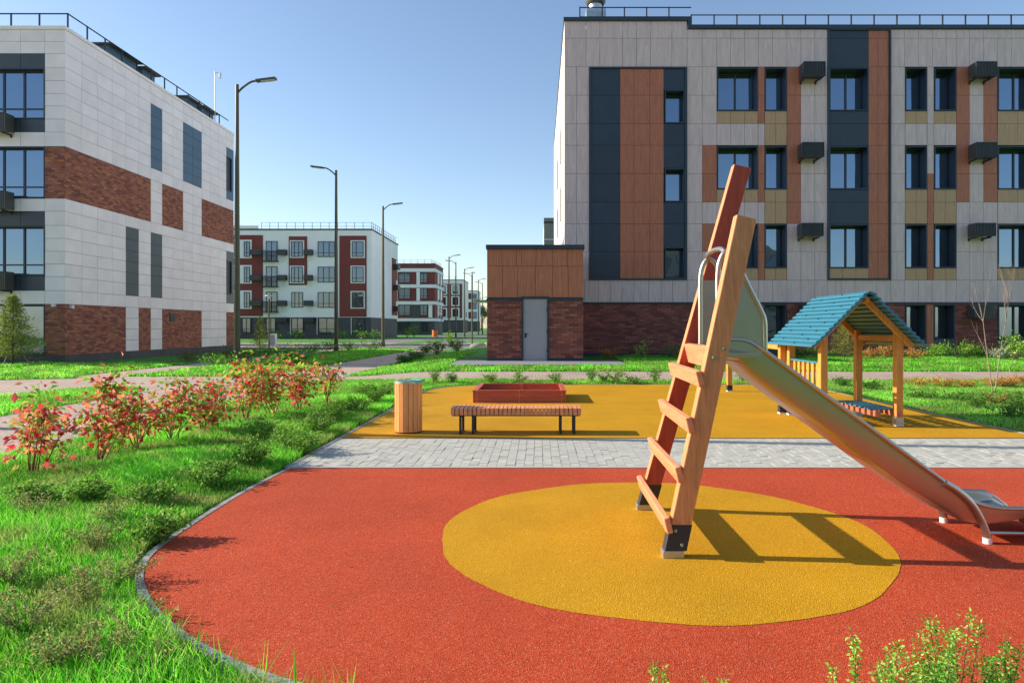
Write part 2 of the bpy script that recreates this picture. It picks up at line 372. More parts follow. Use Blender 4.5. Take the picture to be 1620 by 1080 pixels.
# ------------------------------------------------------------------ building helpers
BR = [(.29, .085, .055), (.24, .068, .046), (.34, .115, .07), (.19, .058, .046), (.30, .10, .075)]
def bricks(F, u0, u1, z0, z1, parent, pal=BR, bw=.30, bh=.09, name='brickwork'):
    mb = MB(); r_ = 0; z = z0
    while z < z1 - .02:
        zt = min(z + bh - .012, z1); u = u0 - (bw / 2 if r_ % 2 else 0)
        while u < u1:
            a_, b_ = max(u, u0), min(u + bw - .012, u1)
            if b_ - a_ > .02:
                c = random.choice(pal); k = random.uniform(.8, 1.2); mb.fbox(F, a_, b_, -.04, random.uniform(0, .008), z, zt, sc(c, k))
            u += bw
        z += bh; r_ += 1
    o = mb.build(name, M['brick'], parent, kind='stuff')
    mo = MB(); mo.fbox(F, u0, u1, -.06, -.01, z0, z1); mo.build('mortar_bed', M['mortar'], parent)
def window(F, u0, u1, z0, z1, parent, vs=(), hs=(), depth=.28, glass=None, fr=.045, mat=None, sash=.05):
    mat = mat or M['navy']; glass = glass or M['glass']; mb = MB()
    mb.fbox(F, u0, u0 + fr, -depth, .02, z0, z1); mb.fbox(F, u1 - fr, u1, -depth, .02, z0, z1)
    mb.fbox(F, u0 + fr, u1 - fr, -depth, .02, z1 - fr, z1); mb.fbox(F, u0 + fr, u1 - fr, -depth, .04, z0, z0 + fr)
    d0, d1 = -depth + .03, -depth + .09
    a_, b_, lo, hi = u0 + fr, u1 - fr, z0 + fr, z1 - fr
    mb.fbox(F, a_, a_ + sash, d0, d1, lo, hi); mb.fbox(F, b_ - sash, b_, d0, d1, lo, hi)
    mb.fbox(F, a_ + sash, b_ - sash, d0, d1, hi - sash, hi); mb.fbox(F, a_ + sash, b_ - sash, d0, d1, lo, lo + sash)
    ve = [a_ + sash] + [x for v in vs for x in (v - sash * .8, v + sash * .8)] + [b_ - sash]
    for v in vs: mb.fbox(F, v - sash * .8, v + sash * .8, d0, d1 + .006, lo + sash, hi - sash)
    he = [lo + sash] + [x for h in hs for x in (h - sash * .6, h + sash * .6)] + [hi - sash]
    for i in range(0, len(ve), 2):
        for h in hs: mb.fbox(F, ve[i], ve[i + 1], d0, d1, h - sash * .6, h + sash * .6)
    o = mb.build('window', mat, parent)
    for i in range(0, len(ve), 2):
        for j in range(0, len(he), 2): fpiece('pane', F, ve[i] - .01, ve[i + 1] + .01, d0 + .015, d0 + .03, he[j] - .01, he[j + 1] + .01, glass, o)
    return o
def basket(F, u0, u1, z0, z1, parent, depth=.62, name='air_conditioner_basket', slats=14):
    mb = MB(); t = .02
    mb.fbox(F, u0 + t, u1 - t, .08, depth - t, z1 - .03, z1); 
    n_ = slats
    for i in range(n_ + 1):
        u = u0 + (u1 - u0) * i / n_; mb.fbox(F, u - .014, u + .014, depth - .02, depth, z0, z1)
    for s_ in (u0, u1 - t):
        mb.fbox(F, s_, s_ + t, .08, depth - .036, z0 + .012, z1 - .012)
    for z in (z0, (z0 + z1) / 2, z1 - .03): mb.fbox(F, u0, u1, depth - .035, depth - .018, z, z + .03)
    mb.fbox(F, u0 + .05, u1 - .05, .14, depth - .06, z0 + .05, z1 - .06)
    o = mb.build(name, M['basket'], parent)
    for u in (u0 + .05, u1 - .2):
        b_ = MB(); b_.fbox(F, u, u + .06, .0, depth - .06, z0 - .07, z0 - .01); b_.fbox(F, u, u + .06, .0, .05, z0 - .14, z0 - .07); b_.build('bracket', M['dark'], o)
    return o
def railing(parent, pts, ztop, zmid, r=.02, step=.98):
    mb = MB()
    for p, q in zip(pts[:-1], pts[1:]):
        for z in (ztop, zmid): mb.beam((p[0], p[1], z), (q[0], q[1], z), .035, .035)
    rl = mb.build('roof_railing', M['pole'] if False else M['dark'], parent)
    for p, q in zip(pts[:-1], pts[1:]):
        L_ = math.dist(p[:2], q[:2]); n_ = max(1, round(L_ / step))
        for i in range(n_):
            t = i / n_; x, y = p[0] + (q[0] - p[0]) * t, p[1] + (q[1] - p[1]) * t; zb = p[2]
            piece('railing_post', x - .025, x + .025, y - .025, y + .025, zb, ztop + .02, M['dark'], rl)

# ------------------------------------------------------------------ main building (right)
ZF = 28.7; S = ZF / 1080; CX = 853; HZ = 518
def U(px): return (px - CX) * S
def H(py): return 1.5 - (py - HZ) * S
FM = ('y', ZF, -1)
main = thing('apartment_building', 'four storey block faced in grey travertine, brown and tan panels, right of the brick annex', 'building', (U(893), ZF, .28))
XE = U(1790)
core = MB(); core.box(U(893) + .06, XE - .05, ZF + .68, 47.6, 0, H(34) - .05); core.build('wall_core', M['dark'], main)
sw = MB(); FS = ('x', U(893), -1)
rowsy = [34, 61, 106, 151, 196, 230, 275, 320, 354, 398, 443, 478]
def panels(F, u0, u1, z0, z1, key, nm, parent, joint=.006):
    fpiece(nm, F, u0 + joint, u1 - joint, -.03, 0, z0 + joint, z1 - joint, M[key], parent)
NMS = {'stone': 'stone_panel', 'brown': 'brown_panel', 'tan': 'tan_panel', 'navy': 'metal_panel'}
def strip(x0, x1, spec):      # spec: list of (ytop, ybottom, key)
    for yt, yb, k in spec: panels(FM, U(x0), U(x1), H(yb), H(yt), k, NMS[k], main)
def rows(key, a_, b_):
    ys = [y for y in rowsy if a_ <= y <= b_]
    if a_ not in ys: ys = [a_] + ys
    if b_ not in ys: ys = ys + [b_]
    return [(p, q, key) for p, q in zip(ys[:-1], ys[1:])]
# left strip beside the tall framed panel field
for x0, x1 in ((893, 912), (912, 932)): strip(x0, x1, rows('stone', 106, 443))
for x0, x1 in ((893, 927), (927, 949), (949, 985), (985, 1007), (1007, 1029), (1029, 1063), (1063, 1087)): strip(x0, x1, rows('stone', 34, 106))
def frame(x0, x1, y0, y1, t=2.6):
    mb = MB(); mb.fbox(FM, U(x0), U(x0 + t), -.3, .06, H(y1), H(y0)); mb.fbox(FM, U(x1 - t), U(x1), -.3, .06, H(y1), H(y0))
    mb.fbox(FM, U(x0 + t), U(x1 - t), -.3, .06, H(y0 + t), H(y0)); mb.fbox(FM, U(x0 + t), U(x1 - t), -.3, .06, H(y1), H(y1 - t)); mb.build('panel_frame', M['navy'], main)
frame(932, 1086, 106.5, 443)
NV = [109.2, 151, 196, 230, 275, 320, 354, 398, 440.4]
for p, q in zip(NV[:-1], NV[1:]): strip(934.7, 981, [(p, q, 'navy')])
for x0, x1 in ((981, 1003), (1003, 1028), (1028, 1050)):
    for p, q in zip(NV[:-1], NV[1:]): strip(x0, x1, [(p, q, 'brown')])
for yt, yb in ((109.2, 142.5), (196, 230), (230, 266), (320, 354), (354, 391)): strip(1050, 1083.3, [(yt, yb, 'navy')])
for yt, yb in ((142.5, 195.5), (266.5, 319.5), (391, 440.3)): window(FM, U(1051.5), U(1083.3), H(yb), H(yt), main, (), (), .55, sash=.06)
for x0, x1 in ((1087, 1111),): strip(x0, x1, rows('stone', 106, 443))
strip(1087, 1111, [(47, 61, 'stone'), (61, 106, 'stone')])
strip(1111, 1134, rows('stone', 106, 230) + rows('brown', 230, 320) + rows('stone', 320, 354) + rows('brown', 354, 398) + rows('stone', 398, 443))
xs_top = [1111, 1134, 1156, 1178, 1200, 1222, 1245, 1267, 1289, 1309]
for p, q in zip(xs_top[:-1], xs_top[1:]): strip(p, q, [(47, 61, 'stone'), (61, 106, 'stone')])
WY = [(107.5, 175.8), (231.5, 299.6), (355, 424)]
GS = 29.25 / 1080
def UG(px): return (px - CX) * GS          # across the glass plane, set back in its deep reveal
def wcol(x0, x1, vs, hs=False):
    for yt, yb in WY: window(FM, U(x0), U(x1), H(yb), H(yt), main, [UG(v) for v in vs], (), .62)
wcol(1134.5, 1199, (1162.5,)); wcol(1210, 1244.5, ()); wcol(1432, 1466.5, ()); wcol(1478, 1513, ()); wcol(1578.5, 1643, (1603,))
for x0, x1 in ((1134, 1156), (1156, 1178), (1178, 1199)):
    strip(x0, x1, [(176, 196, 'tan'), (299.8, 320, 'tan'), (424.2, 443, 'tan'), (196, 230, 'stone'), (320, 354, 'stone')])
strip(1199.3, 1209.7, rows('brown', 106, 196) + [(196, 230, 'stone')] + rows('brown', 230, 320) + [(320, 354, 'stone')] + rows('brown', 354, 443))
for x0, x1 in ((1210, 1227), (1227, 1244.7)): strip(x0, x1, [(176, 196, 'tan'), (196, 230, 'tan'), (299.8, 320, 'tan'), (320, 354, 'tan'), (424.2, 443, 'tan')])
strip(1245, 1267, rows('brown', 106, 354) + rows('stone', 354, 443))
for x0, x1 in ((1267, 1289), (1289, 1309)): strip(x0, x1, rows('stone', 106, 443))
frame(1309, 1409, 46, 443)
strip(1312, 1374, [(48.7, 61, 'navy'), (61, 107, 'navy'), (176.2, 196, 'navy'), (196, 231, 'navy'), (300, 320, 'navy'), (320, 354.6, 'navy')])
for x0, x1 in ((1312, 1333), (1333, 1354), (1354, 1374)): strip(x0, x1, [(424.2, 440.3, 'tan')])
for yt, yb in WY: window(FM, U(1312), U(1374), H(yb), H(yt), main, (UG(1337.5),), (), .62)
for x0, x1 in ((1374, 1389), (1389, 1406)):
    ys = [48.7, 61, 106, 151, 196, 230, 275, 320, 354, 398, 440.3]
    for p, q in zip(ys[:-1], ys[1:]): strip(x0, x1, [(p, q, 'brown')])
xs2 = [1409, 1431, 1453, 1475, 1497, 1513, 1534, 1556, 1578, 1600, 1622, 1643]
for p, q in zip(xs2[:-1], xs2[1:]): strip(p, q, [(47, 61, 'stone'), (61, 106, 'stone')])
strip(1409, 1431.7, rows('stone', 106, 443))
for x0, x1 in ((1432, 1466.7), (1477.5, 1513)):
    xm = (x0 + x1) / 2
    for p, q in ((x0, xm), (xm, x1)): strip(p, q, [(176, 196, 'tan'), (196, 230, 'stone'), (299.8, 320, 'tan'), (320, 354, 'tan'), (424.2, 443, 'tan')])
strip(1467, 1477.3, rows('stone', 106, 275) + rows('brown', 275, 443))
strip(1513.3, 1534, rows('brown', 106, 320) + rows('stone', 320, 443))
strip(1534, 1556, rows('stone', 106, 443))
strip(1556, 1578, rows('brown', 106, 320) + rows('stone', 320, 443))
for x0, x1 in ((1578.5, 1610), (1610, 1643)): strip(x0, x1, [(176, 196, 'tan'), (196, 230, 'tan'), (299.8, 320, 'tan'), (320, 354, 'stone'), (424.2, 443, 'tan')])
for x0, x1 in ((1643, 1716), (1716, 1790)):
    for yt, yb in ((47, 106), (106, 196), (196, 320), (320, 443)): strip(x0, x1, [(yt, yb, 'stone')])
xr = [925, 947, 966, 984, 1003, 1026, 1047, 1064, 1087, 1111, 1136, 1156, 1178, 1200, 1222, 1245, 1267, 1289, 1309, 1331, 1353, 1386, 1409, 1431, 1453, 1475, 1497, 1513, 1534, 1556, 1578, 1600, 1622, 1643, 1716, 1790]
for p, q in zip(xr[:-1], xr[1:]): strip(p, q, [(443, 478, 'stone')])
strip(893, 925, [(443, 478, 'stone')])
mb = MB(); mb.fbox(FM, U(893), XE, -.2, .05, H(481), H(478)); mb.build('string_course', M['navy'], main)
# ground floor
BD = [(.29, .082, .065), (.24, .068, .056), (.34, .10, .075), (.20, .058, .052)]
for x0, x1 in ((893, 1199), (1245, 1432), (1511, 1578.5), (1643, 1790)): bricks(FM, U(x0), U(x1), .42, H(481.3), main, BD)
for x0, x1, vs in ((1209, 1244, ()), (1432.5, 1465, ()), (1477.5, 1510.5, ()), (1579, 1643, (1603,))):
    window(FM, U(x0), U(x1), H(537), H(481.5), main, [UG(v) for v in vs], (), .62)
    fpiece('metal_panel', FM, U(x0), U(x1), -.06, .01, .36, H(537.2), M['lgrey'], main)
for x0, x1 in ((1199.3, 1208.7), (1466, 1477)): fpiece('brown_panel', FM, U(x0), U(x1), -.03, 0, .36, H(481.5), M['brown'], main)
mb = MB(); mb.fbox(FM, U(893), XE, -.3, .03, -.1, .42 - .005); mb.build('plinth', M['navy'], main)
# coping and parapets
mb = MB(); mb.fbox(FM, U(891.5), U(1094), -.4, .08, H(34), H(28.5)); mb.fbox(FM, U(1088), U(1094), -.4, .08, H(46.5), H(34)); mb.fbox(FM, U(1094), XE, -.4, .075, H(46.5), H(40.5))
mb.box(U(891.5), U(893) + .4, ZF + .4, 47.6, H(34), H(28.5))
mb.build('roof_coping', M['navy'], main)
mb = MB(); mb.box(U(893) + .4, XE, ZF + .4, 47.6, H(47), H(46)); mb.build('roof', M['plinth'], main)
railing(main, [(U(918), ZF + .3, H(28)), (U(1096), ZF + .3, H(28))], H(7), H(22)); railing(main, [(U(1096), ZF + .3, H(41)), (XE, ZF + .3, H(41))], H(19), H(35))
# sunlit side wall, large white-grey sheets with narrow windows
M['sidewall'] = plain('pale_render', (.62, .60, .57), .8, 0, .4, .06)
k = 0
for y0_ in np.arange(ZF, 47.6, 1.26):
    for z0_, z1_ in ((3.0, 5.8), (5.8, 8.6), (8.6, 11.4), (11.4, H(34))):
        i_ = round((y0_ - ZF) / 1.26)
        if i_ in (3, 8) and z0_ in (3.0, 5.8, 8.6): 
            window(FS, y0_ + .15, y0_ + 1.1, z0_ + .9, z0_ + 2.5, main, (), (), .2)
            for q0, q1 in ((z0_, z0_ + .9), (z0_ + 2.5, z1_)): fpiece('side_panel', FS, y0_ + .006, y0_ + 1.254, -.05, 0, q0 + .006, q1 - .006, M['sidewall'], main)
            for q0, q1 in ((0.006, .15), (1.1, 1.254)): fpiece('side_panel', FS, y0_ + q0, y0_ + q1, -.05, 0, z0_ + .9, z0_ + 2.5, M['sidewall'], main)
        else: fpiece('side_panel', FS, y0_ + .006, y0_ + 1.254, -.05, 0, z0_ + .006, z1_ - .006, M['sidewall'], main)
bricks(FS, ZF, 47.6, .42, 2.9, main, BD, .30, .12, 'side_brickwork')
for x0, x1, y0_, y1_ in ((1263, 1296, 106, 129), (1261, 1294, 231, 254), (1260, 1293, 356, 376.5), (1530, 1562, 106, 129), (1530, 1562, 231, 255), (1529, 1560, 356, 376.5)):
    basket(FM, U(x0), U(x1), H(y1_), H(y0_), main)
for x0, x1 in ((1262, 1292), (1528, 1560)):
    mb = MB(); mb.fbox(FM, U(x0), U(x1), .08, .58, H(503), H(482)); o = mb.build('air_conditioner_housing', M['lgrey'], main, bevel=.01)
    mb = MB()
    for i in range(9): mb.fbox(FM, U(x0) + .06, U(x1) - .06, .58, .592, H(501) + i * .055, H(501) + i * .055 + .03)
    mb.build('grille', M['dark'], o)
# chimney duct on the roof
Y_ = ZF + 1.0; X_ = (942 - CX) * Y_ / 1080; HD = lambda p: 1.5 - (p - HZ) * Y_ / 1080; mb = MB()
mb.tube([(X_, Y_, H(34)), (X_, Y_, HD(4))], .30, 18); o = mb.build('roof_duct', M['galv'], main, smooth='auto')
mb = MB(); mb.tube([(X_, Y_, HD(9)), (X_, Y_, HD(5)), (X_, Y_, HD(-5))], [.36, .44, .46], 18); mb.build('duct_cowl', M['lamphead'], o, smooth='auto')
mb = MB(); mb.box(X_ - .42, X_ + .42, Y_ - .42, Y_ + .42, H(34), HD(19)); mb.build('duct_base', M['galv'], o)

# ------------------------------------------------------------------ annex
FA = ('y', 25.0, -1); SA = 25 / 1080
def UA(px): return (px - CX) * SA
def HA(py): return 1.5 - (py - HZ) * SA
ann = thing('brick_annex', 'low annex of brown wood panels over brick with a grey door', 'annex', (UA(847), 25, .28))
mb = MB(); mb.box(UA(770) + .05, UA(923) - .05, 25.08, 28.6, .2, HA(393)); mb.build('wall_core', M['dark'], ann)
for xs_, ys_ in (((771, 793, 817, 825, 848, 874, 898, 922.5), (394, 421)), ((771, 795, 819, 847, 874, 899, 922.5), (421, 470.5))):
    for p, q in zip(xs_[:-1], xs_[1:]):
        if q - p > 9: fpiece('brown_panel', FA, UA(p) + .006, UA(q) - .006, -.04, 0, HA(ys_[1]) + .006, HA(ys_[0]) - .006, M['abrown'], ann)
        else: fpiece('brown_panel', FA, UA(p) + .006, UA(q) - .006, -.04, 0, HA(ys_[1]) + .006, HA(ys_[0]) - .006, M['abrown'], ann)
mb = MB(); mb.box(UA(769), UA(924.5), 24.9, 28.6, HA(394), HA(387.5)); mb.build('roof_coping', M['navy'], ann)
mb = MB(); mb.fbox(FA, UA(770), UA(825), -.08, .03, HA(475.5), HA(471)); mb.fbox(FA, UA(868.5), UA(923), -.08, .03, HA(475.5), HA(471)); mb.build('string_course', M['navy'], ann)
bricks(FA, UA(771), UA(825), HA(566), HA(475.7), ann); bricks(FA, UA(868.5), UA(922.5), HA(566), HA(475.7), ann)
FAL = ('x', UA(770.5), -1); bricks(FAL, 25.0, 28.6, HA(566), HA(475.7), ann, name='side_brickwork')
for i in range(3): fpiece('brown_panel', FAL, 25.02 + i * 1.19, 26.2 + i * 1.19, -.04, 0, HA(470.5), HA(394), M['abrown'], ann)
FAR_ = ('x', UA(922.5), 1); bricks(FAR_, 25.0, 28.6, HA(566), HA(475.7), ann, name='side_brickwork')
for i in range(3): fpiece('brown_panel', FAR_, 25.02 + i * 1.19, 26.2 + i * 1.19, -.04, 0, HA(470.5), HA(394), M['abrown'], ann)
mb = MB(); mb.fbox(FA, UA(770), UA(825), -.08, .025, .2, HA(566.3)); mb.fbox(FA, UA(868.5), UA(923), -.08, .025, .2, HA(566.3)); mb.build('plinth', M['navy'], ann)
mb = MB(); mb.fbox(FA, UA(825), UA(827.6), -.1, .05, .25, HA(469)); mb.fbox(FA, UA(866), UA(868.5), -.1, .05, .25, HA(469)); mb.fbox(FA, UA(827.6), UA(866), -.1, .05, HA(472.5), HA(469)); mb.build('door_frame', M['navy'], ann)
mb = MB(); mb.fbox(FA, UA(827.8), UA(865.8), -.06, -.01, .27, HA(472.7)); dr = mb.build('door', M['door'], ann, bevel=.006)
mb = MB(); mb.fbox(FA, UA(830), UA(833), -.01, .005, HA(534), HA(527)); mb.fbox(FA, UA(831), UA(836), .03, .05, HA(528.8), HA(528)); mb.fbox(FA, UA(831), UA(831.8), 0, .05, HA(528.8), HA(528)); mb.build('handle', M['dark'], dr)
mb = MB()
for z in (.6, 1.3, 2.1): mb.fbox(FA, UA(864.9), UA(865.7), -.01, .02, z, z + .12)
mb.build('hinge', M['dark'], dr)
mb = MB(); mb.box(UA(746), UA(769.5), 25.3, 27.4, HA(475.5), HA(474)); aw = mb.build('awning', M['awning'], ann)
mb = MB(); mb.beam((UA(770), 25.5, HA(468)), (UA(750), 25.5, HA(474)), .02, .02); mb.beam((UA(770), 27.2, HA(468)), (UA(750), 27.2, HA(474)), .02, .02); mb.build('awning_rod', M['galv'], aw)
mb = MB(); mb.box(-3.0, 2.9, 22.4, 24.99, .05, .285); mb.box(-3.0, UA(770) - .01, 25.0, 34, .05, .285); mb.build('concrete_slab', M['slab'], kind='structure')

# ------------------------------------------------------------------ left building
LX, LY0, LYE = -19.8, 28.5, 44.25; SL = LY0 / 1080
def UL(px): return (px - CX) * SL
def HL(py): return 1.5 - (py - HZ) * SL
FF = ('y', LY0, -1); FE = ('x', LX, 1)
lb = thing('panelled_building', 'white panelled four storey block with brown brick bands, at the left edge', 'building', (LX, LY0, 0))
mb = MB(); mb.box(-30, LX - .06, LY0 + .4, LYE - .05, 0, 13.8); mb.build('wall_core', M['dark'], lb)
zr1 = [13.93, 13.43, 12.93, 12.35, 11.8, 11.26, 10.74, 10.19, 9.65, 9.05]
zrb = [9.05, 8.5, 7.97, 7.42, 6.88]
zr2 = [6.88, 6.35, 5.76, 5.22, 4.68, 4.15, 3.62, 3.04, 2.48]
zrg = [2.48, 1.95, 1.42, .89, .36]
def lp(F, u0, u1, z0, z1, key, nm='white_panel', j=.007): fpiece(nm, F, u0 + j, u1 - j, -.03, random.choice((0, .002, .004)), z0 + j, z1 - j, M[key], lb)
for c in range(15):
    u0, u1 = LY0 + 1.05 * c, LY0 + 1.05 * (c + 1)
    for t_, b_ in zip(zr1[:-1], zr1[1:]):
        if c in (6, 9, 10, 14) and 9.6 < b_ and t_ < 12.95:
            if c == 14 and 9.9 < b_ and t_ < 12.4: continue
            lp(FE, u0, u1, b_, t_, 'lnavy', 'blue_panel')
        else: lp(FE, u0, u1, b_, t_, 'white')
    for t_, b_ in zip(zrb[:-1], zrb[1:]):
        if c in (6, 9, 10): lp(FE, u0, u1, b_, t_, 'white')
    for t_, b_ in zip(zr2[:-1], zr2[1:]):
        if c in (4, 6, 14) and b_ > 3.0 and t_ < 6.4:
            if c == 14 and 3.5 < b_ and t_ < 5.8: continue
            lp(FE, u0, u1, b_, t_, 'lgrey', 'grey_panel')
        else: lp(FE, u0, u1, b_, t_, 'white')
    for t_, b_ in zip(zrg[:-1], zrg[1:]):
        if c in (4, 6, 11, 12, 13): lp(FE, u0, u1, b_, t_, 'white')
c14 = LY0 + 14.7
window(FE, c14 + .05, c14 + .75, 10.19, 12.35, lb, (), (), .2); lp(FE, c14 + .75, c14 + 1.05, 10.19, 12.35, 'lnavy', 'blue_panel')
window(FE, c14 + .05, c14 + .75, 3.62, 5.76, lb, (), (), .2); lp(FE, c14 + .75, c14 + 1.05, 3.62, 5.76, 'lgrey', 'grey_panel')
BL = [sc(c, 1.75) for c in [(.22, .070, .038), (.17, .052, .033), (.27, .10, .055), (.14, .045, .036), (.20, .075, .058), (.24, .08, .042)]]
for a_, b_ in ((0, 6), (7, 9), (11, 15)): bricks(FE, LY0 + 1.05 * a_ + (.0), LY0 + 1.05 * b_, 6.88, 9.05, lb, BL, .27, .086)
for a_, b_ in ((0, 4), (5, 6), (7, 11), (14, 15)): bricks(FE, LY0 + 1.05 * a_, LY0 + 1.05 * b_, .36, 2.48, lb, BL, .27, .086)
mb = MB(); mb.fbox(FE, LY0 - .0, LYE, -.3, -.012, 0, .355); mb.fbox(FF, -30, LX - .3, -.3, -.012, 0, .355); mb.build('plinth', M['plinth'], lb)
# front of the left building
xw = UL(71); xm = UL(32)
for t_, b_ in zip(zr1[:-1], zr1[1:]): lp(FF, xw, LX, b_, t_, 'white')
for t_, b_ in zip(zr2[:-1], zr2[1:]): lp(FF, xw, LX, b_, t_, 'white')
bricks(FF, xw, LX, 6.88, 9.05, lb, BL, .27, .086); bricks(FF, xw, LX, .36, 2.48, lb, BL, .27, .086)
cols = [xw, UL(32.5), UL(-6), UL(-45)]
for rr_ in ((13.93, 13.43), (13.43, 12.93), (9.65, 9.05), (6.88, 6.35), (3.04, 2.48)):
    for q, p in zip(cols[:-1], cols[1:]): lp(FF, p, q, rr_[1], rr_[0], 'white')
wl = cols[-1]
for t_, b_ in ((12.93, 12.32), (10.2, 9.65), (6.35, 5.74), (3.65, 3.04)):
    for q, p in zip(cols[:-1], cols[1:]): lp(FF, p, q, b_, t_, 'lgrey', 'grey_panel')
for zt, zb, tr in ((12.32, 10.2, 10.68), (9.05, 6.9, 7.4), (5.74, 3.65, 4.13)):
    window(FF, wl, xw, zb, zt, lb, (UL(0), UL(32.5)), (tr,), .3)
window(FF, wl, xw, .36, 2.48, lb, (UL(0),), (), .3)
lp(FF, -30, wl, .36, 13.93, 'white')
for z0_, z1_ in ((9.55, 10.3), (6.35, 7.1), (3.05, 3.8)): 
    o = basket(FF, UL(-14), UL(25), z0_, z1_, lb, .6)
    bpy.data.objects[o.name].data.materials[0] = M['galv'] if False else M['lamphead']
mb = MB(); mb.fbox(FE, LY0 - .05, LYE, -.4, .05, 13.93, 14.07); mb.fbox(FF, -30, LX - .4, -.4, .05, 13.93, 14.07); mb.build('roof_coping', M['white'], lb)
railing(lb, [(-29.5, LY0 + .35, 14.05), (LX - .12, LY0 + .35, 14.05), (LX - .12, LYE - .5, 14.05)], 14.75, 14.74, step=1.25)
for ya, yb, hh in ((32.0, 34.6, .55), (34.8, 36.2, .5), (39.0, 40.6, .45), (40.9, 42.7, .5)):
    mb = MB(); mb.box(LX - 1.0, LX - .5, ya + .15, yb - .15, 14.0, 14.25 + hh); o = mb.build('roof_vent', M['lnavy'], lb)
    mb = MB(); mb.box(LX - 1.25, LX - .25, ya, yb, 14.25 + hh, 14.32 + hh); mb.build('vent_cap', M['pole'], o)
mb = MB(); ym = 41.9; mb.tube([(LX - .1, ym, 14), (LX - .1, ym, 17.2)], .03, 8); o = mb.build('camera_mast', M['galv'], lb)
mb = MB(); mb.beam((LX - .1, ym, 17.15), (LX + .2, ym, 17.1), .04, .04); mb.tube([(LX + .22, ym, 17.1), (LX + .22, ym, 16.8)], .08, 10); mb.build('security_camera', M['whitep'], o)
mb = MB(); mb.fbox(FE, LY0 + .25, LY0 + .42, 0, .12, 2.3, 2.45); mb.build('wall_camera', M['whitep'], lb)
mb = MB(); mb.fbox(FF, UL(84), UL(89), 0, .12, 2.36, 2.48); mb.build('wall_camera', M['whitep'], lb)
mb = MB(); mb.fbox(FE, 36.55, 37.0, .01, .05, 1.85, 2.25); mb.build('wall_vent', M['dark'], lb)

# ------------------------------------------------------------------ far buildings
def far_building(name, label, Y, x_right, depth, top, plinth_y, left_x, wallmat, px_rail=None):
    s = Y / 1080; u = lambda px: (px - CX) * s; h = lambda py: 1.5 - (py - HZ) * s
    t = thing(name, label, 'building', (u(x_right), Y, 0)); F = ('y', Y, -1)
    mb = MB(); mb.box(left_x, u(x_right), Y, Y + depth, h(plinth_y), h(top)); mb.build('wall', wallmat, t)
    mb = MB(); mb.box(left_x, u(x_right) - .1, Y + .1, Y + depth - .1, 0, h(plinth_y)); mb.build('plinth', M['plinth'], t)
    mb = MB(); mb.box(left_x, u(x_right) + .1, Y - .1, Y + depth + .1, h(top), h(top) + .18); mb.build('roof_coping', M['dark'], t)
    return t, F, u, h
def rect(F, u, h, t, x0, x1, y0, y1, mat, nm, d=.06, d0=0):
    mb = MB(); mb.fbox(F, u(x0), u(x1), d0, d, h(y1), h(y0)); return mb.build(nm, mat, t)
def fwin(F, u, h, t, x0, x1, y0, y1, vs=(), surround=False, d=.06, tr=True):
    if surround: rect(F, u, h, t, x0 - 2, x1 + 2, y0 - 1.6, y1 + 1.6, M['render_white'], 'window_surround', d + .06, 0); d = d + .06
    mb = MB(); fw = .09
    U0, U1, Z0, Z1 = u(x0), u(x1), h(y1), h(y0)
    mb.fbox(F, U0, U0 + fw, 0, d + .05, Z0, Z1); mb.fbox(F, U1 - fw, U1, 0, d + .05, Z0, Z1); mb.fbox(F, U0, U1, 0, d + .045, Z0, Z0 + fw); mb.fbox(F, U0, U1, 0, d + .045, Z1 - fw, Z1)
    for v in vs: mb.fbox(F, u(v) - .05, u(v) + .05, 0, d + .04, Z0, Z1)
    if tr: mb.fbox(F, U0, U1, 0, d + .035, Z0 + (Z1 - Z0) * .25, Z0 + (Z1 - Z0) * .25 + .07)
    o = mb.build('window', M['dark'], t); fpiece('pane', F, U0 + .02, U1 - .02, 0, d + .02, Z0 + .02, Z1 - .02, M['fglass'], o); return o
b2, F2, u2, h2 = far_building('white_maroon_building', 'white four storey block with maroon panels and small balconies, beyond the road', 92, 588, 17, 364, 502, -62, M['render_white'])
rect(F2, u2, h2, b2, 330, 409, 357, 364, M['render_white'], 'parapet', .08)
for x0, x1, y0, y1 in ((330, 416, 372, 500), (457, 486, 374, 451), (537, 580, 373, 501)): rect(F2, u2, h2, b2, x0, x1, y0, y1, M['maroon'], 'maroon_panel', .06)
